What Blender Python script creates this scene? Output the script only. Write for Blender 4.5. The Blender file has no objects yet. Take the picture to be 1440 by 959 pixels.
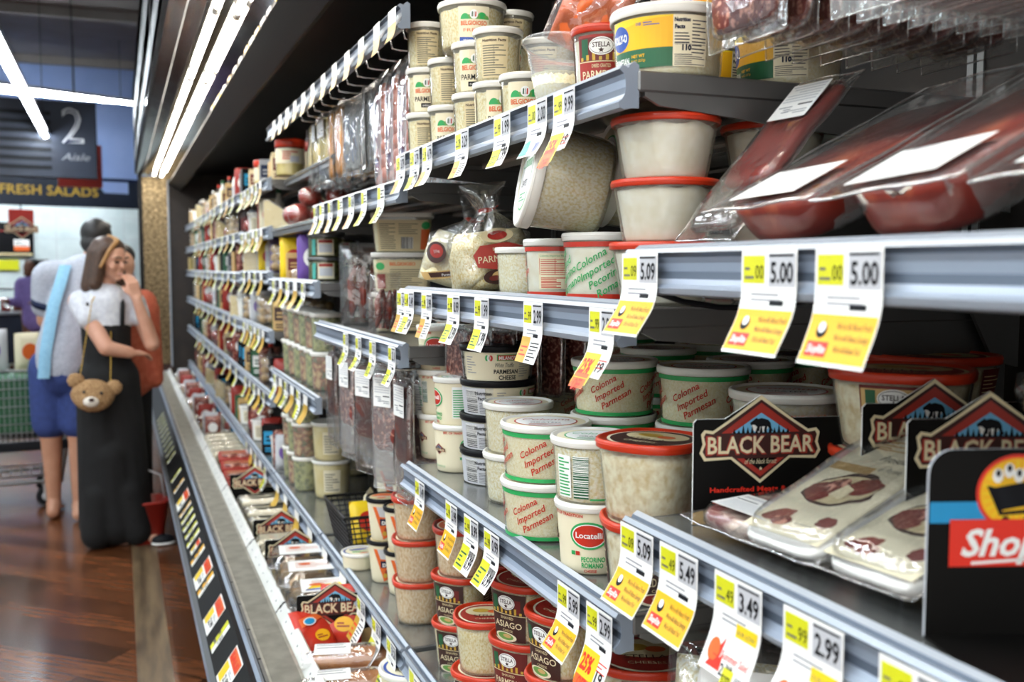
import bpy, math, random, re
from mathutils import Vector, Matrix, noise
from mathutils.geometry import tessellate_polygon
random.seed(7)
SC = bpy.context.scene
COL = SC.collection
PI = math.pi
# ------------------------------------------------------------------ camera frame (metres; x into the case, y down the aisle)
FPX = 1400.0; EYE = 1.5
PITCH = math.atan((479.5 - 375) / FPX)
YAW = math.atan((720 - 168) / FPX * math.cos(PITCH))
CF = Vector((math.sin(YAW)*math.cos(PITCH), math.cos(YAW)*math.cos(PITCH), -math.sin(PITCH)))
CR = Vector((math.cos(YAW), -math.sin(YAW), 0))
CU = CR.cross(CF)
def at(px, py, X=None, Y=None, Z=None):
    r = CF + CR*((px-720)/FPX) + CU*((479.5-py)/FPX)
    t = X/r.x if X is not None else Y/r.y if Y is not None else (Z-EYE)/r.z
    return Vector((0, 0, EYE)) + r*t
def yat(px, X, z=EYE):
    a = (px-720)/FPX; dz = z-EYE
    return (X*CR.x - a*X*CF.x - a*dz*CF.z)/(a*CF.y - CR.y)
def facing(x, y):                       # rotation about z that turns local -Y towards the aisle's near end
    return -math.atan2(x, y)
# ------------------------------------------------------------------ materials
MATS = {}
def mat(name, col, rough=.5, metal=0., coat=0., emit=None, es=1., spec=None, sub=0.):
    if name in MATS: return MATS[name]
    m = bpy.data.materials.new(name); m.use_nodes = True
    b = m.node_tree.nodes['Principled BSDF']
    b.inputs['Base Color'].default_value = (*col, 1)
    b.inputs['Roughness'].default_value = rough
    b.inputs['Metallic'].default_value = metal
    if coat: b.inputs['Coat Weight'].default_value = coat; b.inputs['Coat Roughness'].default_value = .12
    if spec is not None: b.inputs['Specular IOR Level'].default_value = spec
    if emit: b.inputs['Emission Color'].default_value = (*emit, 1); b.inputs['Emission Strength'].default_value = es
    MATS[name] = m; return m
def noisy(name, c1, c2, scale=40, rough=.5, metal=0., stretch=(1,1,1), bump=0., detail=3, lo=.35, hi=.65, coat=0., c3=None, voro=False, spec=None, bscale=None):
    m = mat(name, c1, rough, metal, coat, spec=spec)
    nt = m.node_tree; N = nt.nodes; L = nt.links; b = N['Principled BSDF']
    tc = N.new('ShaderNodeTexCoord'); mp = N.new('ShaderNodeMapping'); mp.inputs['Scale'].default_value = stretch
    L.new(tc.outputs['Object'], mp.inputs['Vector'])
    if voro:
        t = N.new('ShaderNodeTexVoronoi'); t.inputs['Scale'].default_value = scale; out = t.outputs['Distance']
    else:
        t = N.new('ShaderNodeTexNoise'); t.inputs['Scale'].default_value = scale; t.inputs['Detail'].default_value = detail; out = t.outputs['Fac']
    L.new(mp.outputs[0], t.inputs['Vector'])
    r = N.new('ShaderNodeValToRGB'); e = r.color_ramp.elements
    e[0].position = lo; e[0].color = (*c1, 1); e[1].position = hi; e[1].color = (*c2, 1)
    if c3: x = e.new((lo+hi)/2); x.color = (*c3, 1)
    L.new(out, r.inputs[0]); L.new(r.outputs[0], b.inputs['Base Color'])
    if bump:
        bp = N.new('ShaderNodeBump'); bp.inputs['Strength'].default_value = bump; bp.inputs['Distance'].default_value = .003
        if bscale:
            t2 = N.new('ShaderNodeTexNoise'); t2.inputs['Scale'].default_value = bscale; L.new(mp.outputs[0], t2.inputs['Vector']); L.new(t2.outputs['Fac'], bp.inputs['Height'])
        else: L.new(out, bp.inputs['Height'])
        L.new(bp.outputs[0], b.inputs['Normal'])
    return m
def clear(name, tint=(.93,.95,.95), gloss=.1, rough=.08, haze=0., bump=0., bscale=60, hazecol=(.9,.9,.88)):
    """thin clear plastic: see-through, with a mirror-like skin and optional milkiness"""
    m = bpy.data.materials.new(name); m.use_nodes = True; nt = m.node_tree; N = nt.nodes; L = nt.links
    N.clear(); o = N.new('ShaderNodeOutputMaterial')
    tr = N.new('ShaderNodeBsdfTransparent'); tr.inputs[0].default_value = (*tint, 1)
    gl = N.new('ShaderNodeBsdfGlossy'); gl.inputs['Roughness'].default_value = rough; gl.inputs[0].default_value = (1,1,1,1)
    fr = N.new('ShaderNodeLayerWeight'); fr.inputs[0].default_value = .25
    mm = N.new('ShaderNodeMath'); mm.operation = 'MULTIPLY_ADD'; mm.inputs[1].default_value = .55; mm.inputs[2].default_value = gloss
    L.new(fr.outputs['Fresnel'], mm.inputs[0])
    if bump:
        tc = N.new('ShaderNodeTexCoord'); t = N.new('ShaderNodeTexNoise'); t.inputs['Scale'].default_value = bscale; t.inputs['Detail'].default_value = 3; t.inputs['Distortion'].default_value = 1.2
        L.new(tc.outputs['Object'], t.inputs['Vector'])
        bp = N.new('ShaderNodeBump'); bp.inputs['Strength'].default_value = bump; bp.inputs['Distance'].default_value = .01
        L.new(t.outputs['Fac'], bp.inputs['Height']); L.new(bp.outputs[0], gl.inputs['Normal']); L.new(bp.outputs[0], fr.inputs['Normal'])
    base = tr.outputs[0]
    if haze:
        df = N.new('ShaderNodeBsdfDiffuse'); df.inputs[0].default_value = (*hazecol, 1)
        h = N.new('ShaderNodeMixShader'); h.inputs[0].default_value = haze
        L.new(tr.outputs[0], h.inputs[1]); L.new(df.outputs[0], h.inputs[2]); base = h.outputs[0]
    mx = N.new('ShaderNodeMixShader'); L.new(mm.outputs[0], mx.inputs[0]); L.new(base, mx.inputs[1]); L.new(gl.outputs[0], mx.inputs[2])
    L.new(mx.outputs[0], o.inputs[0]); MATS[name] = m; return m
def emis(name, col, s):
    m = bpy.data.materials.new(name); m.use_nodes = True; nt = m.node_tree; nt.nodes.clear()
    o = nt.nodes.new('ShaderNodeOutputMaterial'); e = nt.nodes.new('ShaderNodeEmission'); e.inputs[0].default_value = (*col,1); e.inputs[1].default_value = s
    nt.links.new(e.outputs[0], o.inputs[0]); MATS[name] = m; return m
def X_(h):                              # '#rrggbb' -> linear rgb
    v = [int(h[i:i+2], 16)/255 for i in (1,3,5)]
    return tuple(c/12.92 if c <= .04045 else ((c+.055)/1.055)**2.4 for c in v)
for n, h, r in [('white','#f2f0ea',.35),('lidwhite','#f0eee6',.3),('cream','#e9dfc0',.5),('paper','#f3f2ee',.5),('ink','#17181c',.5),('grey','#8e9096',.5),('lightgrey','#c3c4c8',.5),
    ('red','#c8321f',.35),('lidred','#c8381c',.3),('orange','#e0662a',.4),('yellow','#efca1e',.45),('lime','#d4d420',.45),('green','#2ea65a',.4),('dkgreen','#1d5a38',.45),('midgreen','#6a9c4c',.5),
    ('blue','#2c4d9c',.4),('cyan','#2a9fd0',.45),('sky','#6fb6e6',.45),('navy','#1b2440',.4),('maroon','#6a1e1a',.45),('brickred','#9c2a20',.4),('cocoa','#3c211b',.45),('black','#101012',.4),
    ('lidblack','#17171a',.35),('tan','#c9a56a',.5),('gold','#c9a23c',.4),('dull','#6f6b5c',.6),('beige','#d8c79c',.5),('pink','#e6b4a4',.5),('boardblack','#0c0b0a',.5),('bbcream','#e2d4ae',.5),
    ('bbred','#a32f24',.45),('bbdark','#3a1512',.5),('bbsky','#6fb4dc',.5),('srred','#e0301e',.4),('sryellow','#f0b414',.4),('srblue','#1c8fc4',.4),('teal','#4aa79a',.45),('purple','#6a4a9a',.5)]:
    mat(n, X_(h), r, spec=.15 if n in ('black','boardblack','ink','lidblack','navy') else None)
mat('steel', (.55,.57,.6), .28, .9); mat('steeldark', (.22,.22,.22), .38, .85); mat('chrome', (.8,.8,.82), .12, 1.)
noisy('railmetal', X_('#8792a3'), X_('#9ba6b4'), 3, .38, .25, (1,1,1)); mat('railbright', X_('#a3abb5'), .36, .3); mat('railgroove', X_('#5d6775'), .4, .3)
noisy('shelfmetal', X_('#8d8f8e'), X_('#a8a9a6'), 12, .22, .7, bump=.05); noisy('deckmetal', X_('#b9b6aa'), X_('#cfccc0'), 20, .3, .6)
noisy('caseblack', X_('#060505'), X_('#0a0908'), 15, .45, spec=.3); noisy('casebrown', X_('#1e1714'), X_('#2c221c'), 8, .6)
noisy('mirrorsteel', (.40,.36,.31), (.62,.58,.52), 5, .12, 1., (1,.3,1), bump=.25, bscale=14)
noisy('mirrordark', (.16,.15,.14), (.36,.34,.31), 6, .1, 1., (1,1,1), bump=.12, bscale=9)
noisy('bronzebokeh', (.03,.022,.012), (.50,.38,.22), 55, .3, 1., bump=1., bscale=30, lo=.34, hi=.74, detail=6)  # gold mottle painted in for the blurred reflections of the end panel
noisy('blackwire', X_('#121214'), X_('#222226'), 30, .35)
noisy('traywhite', X_('#dcdcd6'), X_('#eceae4'), 9, .3)
# cheese and meat
noisy('shred', X_('#e6cc84'), X_('#fff6d2'), 330, .5, 0, (1,1,.6), .35, 3, .36, .6, c3=X_('#f8e8b0'))
noisy('shredwhite', X_('#ead89c'), X_('#fffbe8'), 300, .5, 0, (.7,1,.8), .35, 3, .34, .58, c3=X_('#f4e8bc'))
noisy('grated', X_('#f4e4ae'), X_('#fff8da'), 260, .7, 0, (1,1,1), .25, 5, .35, .65)
noisy('gratedpink', X_('#deb07c'), X_('#fbe4c0'), 260, .65, 0, (1,1,.45), .5, 4, .35, .62, c3=X_('#f2d0a4'))
noisy('powder', X_('#f2ead2'), X_('#fffcf0'), 60, .8, bump=.2, lo=.3, hi=.7)
noisy('shaved', X_('#dcc088'), X_('#fff6d6'), 95, .5, 0, (1,1,.8), .45, 3, .3, .6)
noisy('milkyfill', X_('#ead48a'), X_('#f5e6b0'), 15, .5); noisy('dipfill', X_('#dfd0a8'), X_('#efe6c8'), 20, .5)
noisy('ham', X_('#6e1c16'), X_('#c85c38'), 16, .35, 0, (1,1,1), .3, 3, .35, .65, .3, X_('#9a3a2c'))
noisy('prosciutto', X_('#6a1e18'), X_('#dc7c50'), 12, .3, 0, (1,.35,1), .3, 4, .38, .72, .4, X_('#8e3022'))
noisy('salami', X_('#6e231c'), X_('#d89a84'), 90, .35, 0, (1,1,1), .2, 2, .5, .62, .3)
noisy('pancetta', X_('#8a3f3a'), X_('#ead2c0'), 34, .35, 0, (1,1,1), .5, 2, .42, .6, .3)
noisy('sausage', X_('#4a1512'), X_('#8a3526'), 30, .25, bump=.3, coat=.5); noisy('wurst', X_('#a8683a'), X_('#c98a52'), 20, .25, bump=.15, coat=.6)
noisy('kielbasa', X_('#a03c20'), X_('#d6653a'), 22, .25, bump=.2, coat=.6); noisy('waxred', X_('#a82a1c'), X_('#cc4630'), 10, .3, coat=.4)
noisy('orangecheese', X_('#dd8a22'), X_('#eda53c'), 8, .35, coat=.3); noisy('yellowcheese', X_('#e0c468'), X_('#efdc94'), 8, .4, coat=.3)
noisy('jerky', X_('#3a1a14'), X_('#6a3226'), 18, .35, bump=.4, coat=.3); noisy('pickles', X_('#4a5a2a'), X_('#a8ac6c'), 55, .35, voro=True, lo=.2, hi=.7); noisy('olives', X_('#2a2a1a'), X_('#6c6a3c'), 60, .35, voro=True, lo=.2, hi=.6)
noisy('antipasto', X_('#3c4a22'), X_('#c8a878'), 45, .4, 0, (1,1,1), .3, 2, .35, .65, c3=X_('#8a3a2a')); noisy('bread', X_('#b98a4c'), X_('#e0c08a'), 25, .6, bump=.3)
noisy('wafer', X_('#8a6a3c'), X_('#d6b680'), 40, .6, 0, (1,1,6), .4)
clear('plastic', (.96,.97,.96), .04, .06, .15, hazecol=(.95,.90,.72)); clear('milky', (.9,.92,.92), .06, .2, .28, hazecol=(.85,.86,.84)); clear('film', (.96,.96,.96), .13, .07, .03, .35, 22); clear('filmhazy', (.93,.93,.93), .16, .1, .16, .35, 18)
emis('tubelight', (1.0,.94,.84), 20.); emis('storetube', (.86,.94,1.0), 75.)
clear('glass', (.96,.98,.98), .04, .02)
# ------------------------------------------------------------------ mesh builder
class MB:
    def __init__(s): s.v = []; s.f = []; s.m = []; s.sm = []; s.mats = []
    def mi(s, n):
        if n not in s.mats: s.mats.append(n)
        return s.mats.index(n)
    def add(s, vs, fs, m, smooth=False, T=None):
        o = len(s.v); k = s.mi(m)
        s.v += [tuple(T @ Vector(p)) for p in vs] if T is not None else [tuple(p) for p in vs]
        for f in fs: s.f.append(tuple(i+o for i in f)); s.m.append(k); s.sm.append(smooth)
        return s
    def box(s, a, b, m, T=None, bev=0.):
        (x0,y0,z0), (x1,y1,z1) = a, b
        if bev:
            e = bev; vs = []; idx = {}
            for i, (X, sx) in enumerate(((x0,1),(x1,-1))):
                for j, (Y, sy) in enumerate(((y0,1),(y1,-1))):
                    for k, (Z, sz) in enumerate(((z0,1),(z1,-1))):
                        idx[i,j,k] = len(vs); vs += [(X, Y+e*sy, Z+e*sz), (X+e*sx, Y, Z+e*sz), (X+e*sx, Y+e*sy, Z)]
            g = lambda i,j,k,a: idx[i,j,k]+a
            fs = [(g(0,0,0,0),g(0,0,1,0),g(0,1,1,0),g(0,1,0,0)), (g(1,0,0,0),g(1,1,0,0),g(1,1,1,0),g(1,0,1,0)),
                  (g(0,0,0,1),g(1,0,0,1),g(1,0,1,1),g(0,0,1,1)), (g(0,1,0,1),g(0,1,1,1),g(1,1,1,1),g(1,1,0,1)),
                  (g(0,0,0,2),g(0,1,0,2),g(1,1,0,2),g(1,0,0,2)), (g(0,0,1,2),g(1,0,1,2),g(1,1,1,2),g(0,1,1,2))]
            for j in (0,1):
                for k in (0,1): fs.append((g(0,j,k,1),g(1,j,k,1),g(1,j,k,2),g(0,j,k,2)))
            for i in (0,1):
                for k in (0,1): fs.append((g(i,0,k,0),g(i,1,k,0),g(i,1,k,2),g(i,0,k,2)))
                for j in (0,1): fs.append((g(i,j,0,0),g(i,j,1,0),g(i,j,1,1),g(i,j,0,1)))
            fs += [(idx[t], idx[t]+1, idx[t]+2) for t in idx]
            return s.add(vs, fs, m, False, T)
        vs = [(x,y,z) for x in (x0,x1) for y in (y0,y1) for z in (z0,z1)]
        return s.add(vs, [(0,1,3,2),(4,6,7,5),(0,4,5,1),(2,3,7,6),(0,2,6,4),(1,5,7,3)], m, False, T)
    def lathe(s, prof, m, seg=36, T=None, smooth=True, sq=0.):
        vs = []; fs = []; rings = []
        for r, z in prof:
            if r < 1e-6: rings.append([len(vs)]); vs.append((0,0,z))
            else:
                rg = []
                for i in range(seg):
                    a = 2*PI*i/seg; c, d = math.cos(a), math.sin(a); k = 1.
                    if sq: k = (abs(c)**sq+abs(d)**sq)**(-1/sq)
                    rg.append(len(vs)); vs.append((r*k*c, r*k*d, z))
                rings.append(rg)
        for A, B in zip(rings, rings[1:]):
            for i in range(seg):
                j = (i+1) % seg
                if len(A) == 1 and len(B) == 1: break
                if len(A) == 1: fs.append((A[0], B[j], B[i]))
                elif len(B) == 1: fs.append((A[i], A[j], B[0]))
                else: fs.append((A[i], A[j], B[j], B[i]))
        return s.add(vs, fs, m, smooth, T)
    def tube(s, pts, r, m, seg=8, T=None, caps=True):
        pts = [Vector(p) for p in pts]; rs = r if isinstance(r, (list, tuple)) else [r]*len(pts)
        vs = []; fs = []; up = Vector((0,0,1)); n = len(pts); prev = None
        for i, p in enumerate(pts):
            t = (pts[min(i+1,n-1)]-pts[max(i-1,0)]).normalized()
            if prev is None: a = t.cross(up if abs(t.z) < .95 else Vector((1,0,0))).normalized()
            else: a = (prev - t*prev.dot(t)).normalized()
            prev = a; b = t.cross(a)
            for k in range(seg):
                q = 2*PI*k/seg; vs.append(p + a*(rs[i]*math.cos(q)) + b*(rs[i]*math.sin(q)))
        for i in range(n-1):
            for k in range(seg):
                j = (k+1) % seg; fs.append((i*seg+k, (i+1)*seg+k, (i+1)*seg+j, i*seg+j))
        if caps: fs.append(tuple(range(seg))); fs.append(tuple(reversed(range((n-1)*seg, n*seg))))
        return s.add(vs, fs, m, True, T)
    def extr(s, prof, m, a, b, axis='y', mats=None, T=None):
        """open or closed 2-D profile run along an axis; prof gives the other two coordinates"""
        n = len(prof); f3 = {'y': lambda p, t: (p[0], t, p[1]), 'x': lambda p, t: (t, p[0], p[1]), 'z': lambda p, t: (p[0], p[1], t)}[axis]
        for i in range(n-1):
            s.add([f3(prof[i],a), f3(prof[i+1],a), f3(prof[i+1],b), f3(prof[i],b)], [(0,1,2,3)], mats[i] if mats else m, False, T)
        return s
    def prism(s, poly, m, t0, t1, mside=None, axis='y', T=None):
        """solid slab with an outline; outline in (x,z), thickness along y from t0 (front) to t1"""
        n = len(poly); tr = tessellate_polygon([[Vector((p[0], p[1], 0)) for p in poly]])
        F = (lambda p, t: (p[0], t, p[1])) if axis == 'y' else (lambda p, t: (p[0], p[1], t)) if axis == 'z' else (lambda p, t: (t, p[0], p[1]))
        s.add([F(p, t0) for p in poly], [tuple(t) for t in tr], m, False, T); s.add([F(p, t1) for p in poly], [tuple(t) for t in tr], m, False, T)
        s.add([F(p, t0) for p in poly]+[F(p, t1) for p in poly], [(i,(i+1)%n,n+(i+1)%n,n+i) for i in range(n)], mside or m, False, T)
        return s
    def ell(s, c, r, m, seg=20, rings=12, T=None):
        M4 = Matrix.Translation(c) @ Matrix.Diagonal((*r, 1)); M4 = (T @ M4) if T is not None else M4
        return s.lathe([(math.sin(PI*i/rings), -math.cos(PI*i/rings)) for i in range(rings+1)], m, seg, M4)
    def grid(s, fn, nu, nv, m, smooth=True, T=None, holes=None):
        vs = [fn(i/nu, j/nv) for j in range(nv+1) for i in range(nu+1)]
        fs = [(j*(nu+1)+i, j*(nu+1)+i+1, (j+1)*(nu+1)+i+1, (j+1)*(nu+1)+i) for j in range(nv) for i in range(nu)]
        return s.add(vs, fs, m, smooth, T)
    def mesh(s, name):
        me = bpy.data.meshes.new(name); me.from_pydata(s.v, [], s.f)
        for n in s.mats: me.materials.append(MATS[n])
        me.polygons.foreach_set('material_index', s.m); me.polygons.foreach_set('use_smooth', s.sm); me.update()
        return me
    def obj(s, name, parent=None, loc=None, rot=None):
        return link(name, s.mesh(name), parent, loc, rot)
def link(name, me, parent=None, loc=None, rot=None):
    o = bpy.data.objects.new(name, me); COL.objects.link(o)
    if parent is not None: o.parent = parent
    if loc is not None: o.location = loc
    if rot is not None: o.rotation_euler = rot
    return o
def short(t):
    for a, b in (('in the', 'in'), ('from the near end', 'from near end'), ('price ticket priced', 'ticket priced'), ('store promotion ticket', 'promotion ticket'), ('small lime ticket', 'lime ticket'), ('rail between the pickle tub rows', 'rail between pickle tubs'), ('fourth bay', 'fourth bay'), ('on the', 'on'), ('from the far end', 'from far end'), (' the ', ' '), (' the ', ' '), (' the ', ' '), (' a ', ' '), (' an ', ' ')):
        if len(re.findall(r"[A-Za-z0-9][A-Za-z0-9'-]*", t)) <= 16: return t
        t = t.replace(a, b, 1)
    return t
def tag(o, label=None, cat=None, group=None, kind=None):
    if label: label = short(label)
    if label: o['label'] = label
    if cat: o['category'] = cat
    if group: o['group'] = group
    if kind: o['kind'] = kind
    return o
def thing(name, loc, rz=0, label=None, cat=None, group=None, rot=None):
    o = link(name, None, None, loc, rot if rot is not None else (0,0,rz)); return tag(o, label, cat, group)
# a prototype is a list of (part name, mesh, index of the part above it or None, label)
class Proto:
    def __init__(s, name, cat): s.name = name; s.cat = cat; s.parts = []
    def part(s, name, mb, above=None, label=None):
        s.parts.append((name, mb.mesh(name), above, label)); return len(s.parts)-1
def put(p, loc, rz=0, label=None, group=None, rot=None, scale=None):
    if len(p.parts) == 1:
        r = link(p.name, p.parts[0][1], None, loc, rot if rot is not None else (0,0,rz)); tag(r, label, p.cat, group)
    else:
        r = thing(p.name, loc, rz, label, p.cat, group, rot); os_ = []
        for n, me, ab, lb in p.parts:
            o = link(n, me, r if ab is None else os_[ab]); os_.append(o)
            if lb: o['label'] = lb
    if scale: r.scale = (scale,)*3 if not isinstance(scale, tuple) else scale
    return r
# ------------------------------------------------------------------ lettering and printed marks on flat or curved faces
_TX = {}
def text_geo(st, bold=0., shear=0.):
    k = (st, bold, shear)
    if k not in _TX:
        cu = bpy.data.curves.new('t', 'FONT'); cu.body = st; cu.size = 1.; cu.shear = shear; cu.offset = bold; cu.resolution_u = 2; cu.align_x = 'CENTER'
        ob = bpy.data.objects.new('t', cu); COL.objects.link(ob); dg = bpy.context.evaluated_depsgraph_get(); ev = ob.evaluated_get(dg); me = ev.to_mesh()
        _TX[k] = ([tuple(v.co) for v in me.vertices], [tuple(p.vertices) for p in me.polygons]); ev.to_mesh_clear(); bpy.data.objects.remove(ob); bpy.data.curves.remove(cu)
    return _TX[k]
class Print:
    """collects shapes in label coordinates (u right, v up, metres) and lays them on a face through fn(u, v, lift)"""
    def __init__(s, mb, fn, step=None, lift=.00025): s.mb = mb; s.fn = fn; s.step = step; s.l = lift; s.k = 1
    def tris(s, pts, fs, m, k): s.mb.add([s.fn(p[0], p[1], s.l*k) for p in pts], fs, m)
    def poly(s, pts, m, k=1):
        pcs = [pts]
        if s.step:
            u0 = min(p[0] for p in pts); u1 = max(p[0] for p in pts); n = max(1, math.ceil((u1-u0)/s.step)); pcs = []
            for i in range(n):
                a = u0+(u1-u0)*i/n; b = u0+(u1-u0)*(i+1)/n; q = clipu(clipu(pts, a, 1), b, -1)
                if len(q) > 2: pcs.append(q)
        for q in pcs:
            tr = tessellate_polygon([[Vector((p[0], p[1], 0)) for p in q]])
            s.tris(q, [tuple(t) for t in tr], m, k)
    def rect(s, u0, v0, u1, v1, m, k=1): s.poly([(u0,v0),(u1,v0),(u1,v1),(u0,v1)], m, k)
    def ell(s, u, v, a, b, m, k=1, n=28): s.poly([(u+a*math.cos(2*PI*i/n), v+b*math.sin(2*PI*i/n)) for i in range(n)], m, k)
    def text(s, st, u, v, size, m, k=2, rot=0., shear=0., bold=0., w=None):
        vs, fs = text_geo(st, bold, shear)
        if not vs: return
        x0 = min(p[0] for p in vs); x1 = max(p[0] for p in vs); cx = (x0+x1)/2; sx = size if w is None else w/max(x1-x0, 1e-6)
        c, d = math.cos(rot), math.sin(rot); out = []
        for p in vs:
            a = (p[0]-cx)*sx; b = p[1]*size; out.append((u+a*c-b*d, v+a*d+b*c))
        s.tris(out, fs, m, k)
    def lines(s, u0, v0, u1, v1, n, m, k=2, fill=.45, seed=1):
        rr = random.Random(seed); h = (v1-v0)/n
        for i in range(n):
            e = u1 - (u1-u0)*rr.choice([0, 0, .1, .3, .45]); v = v0+h*i
            s.rect(u0, v, e, v+h*fill, m, k)
    def barcode(s, u0, v0, u1, v1, m='ink', k=2, horiz=False):
        rr = random.Random(5); t = v0 if horiz else u0; e = v1 if horiz else u1; st = (e-t)/30
        s.rect(u0, v0, u1, v1, 'paper', k-.5)
        while t < e-st:
            w = st*rr.choice([.5, .9, 1.3])
            if horiz: s.rect(u0, t, u1, t+w, m, k)
            else: s.rect(t, v0, t+w, v1, m, k)
            t += w+st*rr.choice([.5, .8])
def clipu(pts, a, sg):
    out = []; n = len(pts)
    for i in range(n):
        p, q = pts[i], pts[(i+1) % n]; ip = (p[0]-a)*sg >= -1e-9; iq = (q[0]-a)*sg >= -1e-9
        if ip: out.append(p)
        if ip != iq: t = (a-p[0])/(q[0]-p[0]); out.append((a, p[1]+(q[1]-p[1])*t))
    return out
def bear_logo(P, u, v, w, k=2, small=False):
    S = lambda pts: [(u+w*a, v+w*b) for a, b in pts]
    def dia(e, m, kk): P.poly(S([(0, .39-e*1.35), (.40-e*1.6, .10), (.40-e*1.6, -.08), (0, -.29+e*1.35), (-.40+e*1.6, -.08), (-.40+e*1.6, .10)]), m, kk)
    P.poly(S([(0,.405),(.27,.21),(.40,.125),(.47,.135),(.50,.10),(.485,.02),(.51,-.05),(.47,-.115),(.25,-.105),(0,-.305),(-.25,-.105),(-.47,-.115),(-.51,-.05),(-.485,.02),(-.50,.10),(-.47,.135),(-.40,.125),(-.27,.21)]), 'bbcream', k)
    P.poly(S([(0,.37),(.27,.185),(.40,.10),(.46,.11),(.475,.08),(.46,.02),(.485,-.04),(.455,-.09),(.24,-.085),(0,-.275),(-.24,-.085),(-.455,-.09),(-.485,-.04),(-.46,.02),(-.475,.08),(-.46,.11),(-.40,.10),(-.27,.185)]), 'bbdark', k+1)
    P.poly(S([(0,.345),(.33,.105),(-.33,.105)]), 'bbred', k+2); P.poly(S([(-.20,-.10),(.20,-.10),(0,-.25)]), 'bbred', k+2)
    P.poly(S([(0,.265),(.245,.105),(-.245,.105)]), 'bbsky', k+3); P.poly(S([(-.14,-.10),(.14,-.10),(0,-.205)]), 'boardblack', k+3)
    P.ell(u-w*.01, v+w*.155, w*.07, w*.05, 'paper', k+3.5)
    for i in range(13):
        x = -.225+.0375*i; h = (.05, .03, .06, .038)[i % 4]*(.5 if abs(x) > .17 else 1)
        P.poly(S([(x-.014,.10),(x+.014,.10),(x,.115+h)]), 'ink', k+4)
    bear = [(-.085,.165),(-.095,.185),(-.075,.20),(-.055,.215),(-.04,.225),(-.03,.215),(.0,.222),(.03,.215),(.06,.205),(.078,.18),(.085,.14),(.10,.115),(.075,.115),(.062,.145),(.05,.155),(.045,.115),(.022,.115),(.03,.155),(0,.155),(-.012,.15),(-.015,.115),(-.04,.115),(-.035,.15),(-.05,.165),(-.065,.17)]
    P.poly(S(bear), 'ink', k+5)
    P.text('BLACK BEAR', u+w*.004, v-w*.062, w*.205, 'bbred', k+5.5, bold=.045, w=w*.93)
    P.text('BLACK BEAR', u, v-w*.055, w*.19, 'bbcream', k+6, bold=.02, w=w*.89)
    if not small:
        P.text('of the black forest', u, v-w*.145, w*.06, 'bbcream', k+6, shear=.4, w=w*.27)
        P.poly(S([(.0,-.168),(.005,-.18),(.016,-.18),(.008,-.187),(.011,-.2),(0,-.192),(-.011,-.2),(-.008,-.187),(-.016,-.18),(-.005,-.18)]), 'bbcream', k+6)
# ------------------------------------------------------------------ tubs
def tub(cat, D, h, rb=.8, cup='plastic', fill='grated', level=.86, lid='lidwhite', lidh=.012, art=None, lidart=None, seg=40, sq=0., name='cheese_tub', recess=.003, inset=.0022):
    p = Proto(name, cat); p.r = D/2+.0008; R = D/2; Rb = R*rb; hc = h-lidh*.5; Rt = R-.003
    rr = lambda z: Rb+(Rt-Rb)*min(1, z/hc)
    m = MB(); m.lathe([(0,.002),(Rb*.86,.0025),(Rb-.003,0),(Rb,.003)]+[(rr(hc*i/6), hc*i/6) for i in range(1,7)], cup, seg, sq=sq)
    if cup in ('plastic','milky'): m.lathe([(rr(hc*.93)+.0012, hc*.93-.001),(rr(hc*.93)+.0016, hc*.93),(rr(hc*.93)+.0012, hc*.93+.001)], cup, seg, sq=sq)
    c = p.part('cup', m)
    if fill:
        rnd = random.Random(int(D*1e4)+int(h*1e4)); top = hc*level; m = MB(); n = 6; prof = [(0,.004),(Rb-.004,.004)]+[(rr(top*i/n)-inset, max(.006, top*i/n)) for i in range(n+1)]
        q = MB(); q.lathe(prof+[(rr(top)*.7, top+.003),(rr(top)*.35, top+.001),(0, top+.004)], fill, seg, sq=sq)
        nv = []
        for v in q.v:
            w = 1.
            d = noise.noise(Vector(v)*55)*.0035
            nv.append((v[0], v[1], v[2]+(d*1.6 if v[2] > top*.97 else 0)))
        q.v = nv; p.part('cheese', q)
    m = MB(); L0 = h-lidh
    m.lathe([(R-.0035,L0+.001),(R-.001,L0),(R,L0+.001),(R+.0004,h-.003),(R-.0008,h-.0006),(R-.003,h),(R-.0048,h-.0006),(R-.006,h-recess),(R*.5,h-recess),(0,h-recess)], lid, seg, sq=sq)
    m.lathe([(R+.0003,h-.0055),(R+.0011,h-.005),(R+.0003,h-.0045)], lid, seg, sq=sq)
    li = p.part('lid', m)
    if lidart:
        m = MB(); Pn = Print(m, lambda u, v, l: (u, v, h-recess+.0003+l)); lidart(Pn, R-.009); p.part('lid_label', m, li)
    if art:
        m = MB(); rm = (Rb+Rt)/2
        def fn(u, v, l):
            a = u/rm; r = rr(v)+.0005+l; k = 1.
            if sq: k = (abs(math.cos(a-PI/2))**sq+abs(math.sin(a-PI/2))**sq)**(-1/sq)
            return (r*k*math.sin(a), -r*k*math.cos(a), v)
        art(Print(m, fn, step=.007, lift=.00022), hc, rm); p.part('label', m)
    return p
def band(P, rm, v0, v1, m, k=1, a0=-PI, a1=PI): P.rect(a0*rm, v0, a1*rm, v1, m, k)
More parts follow.
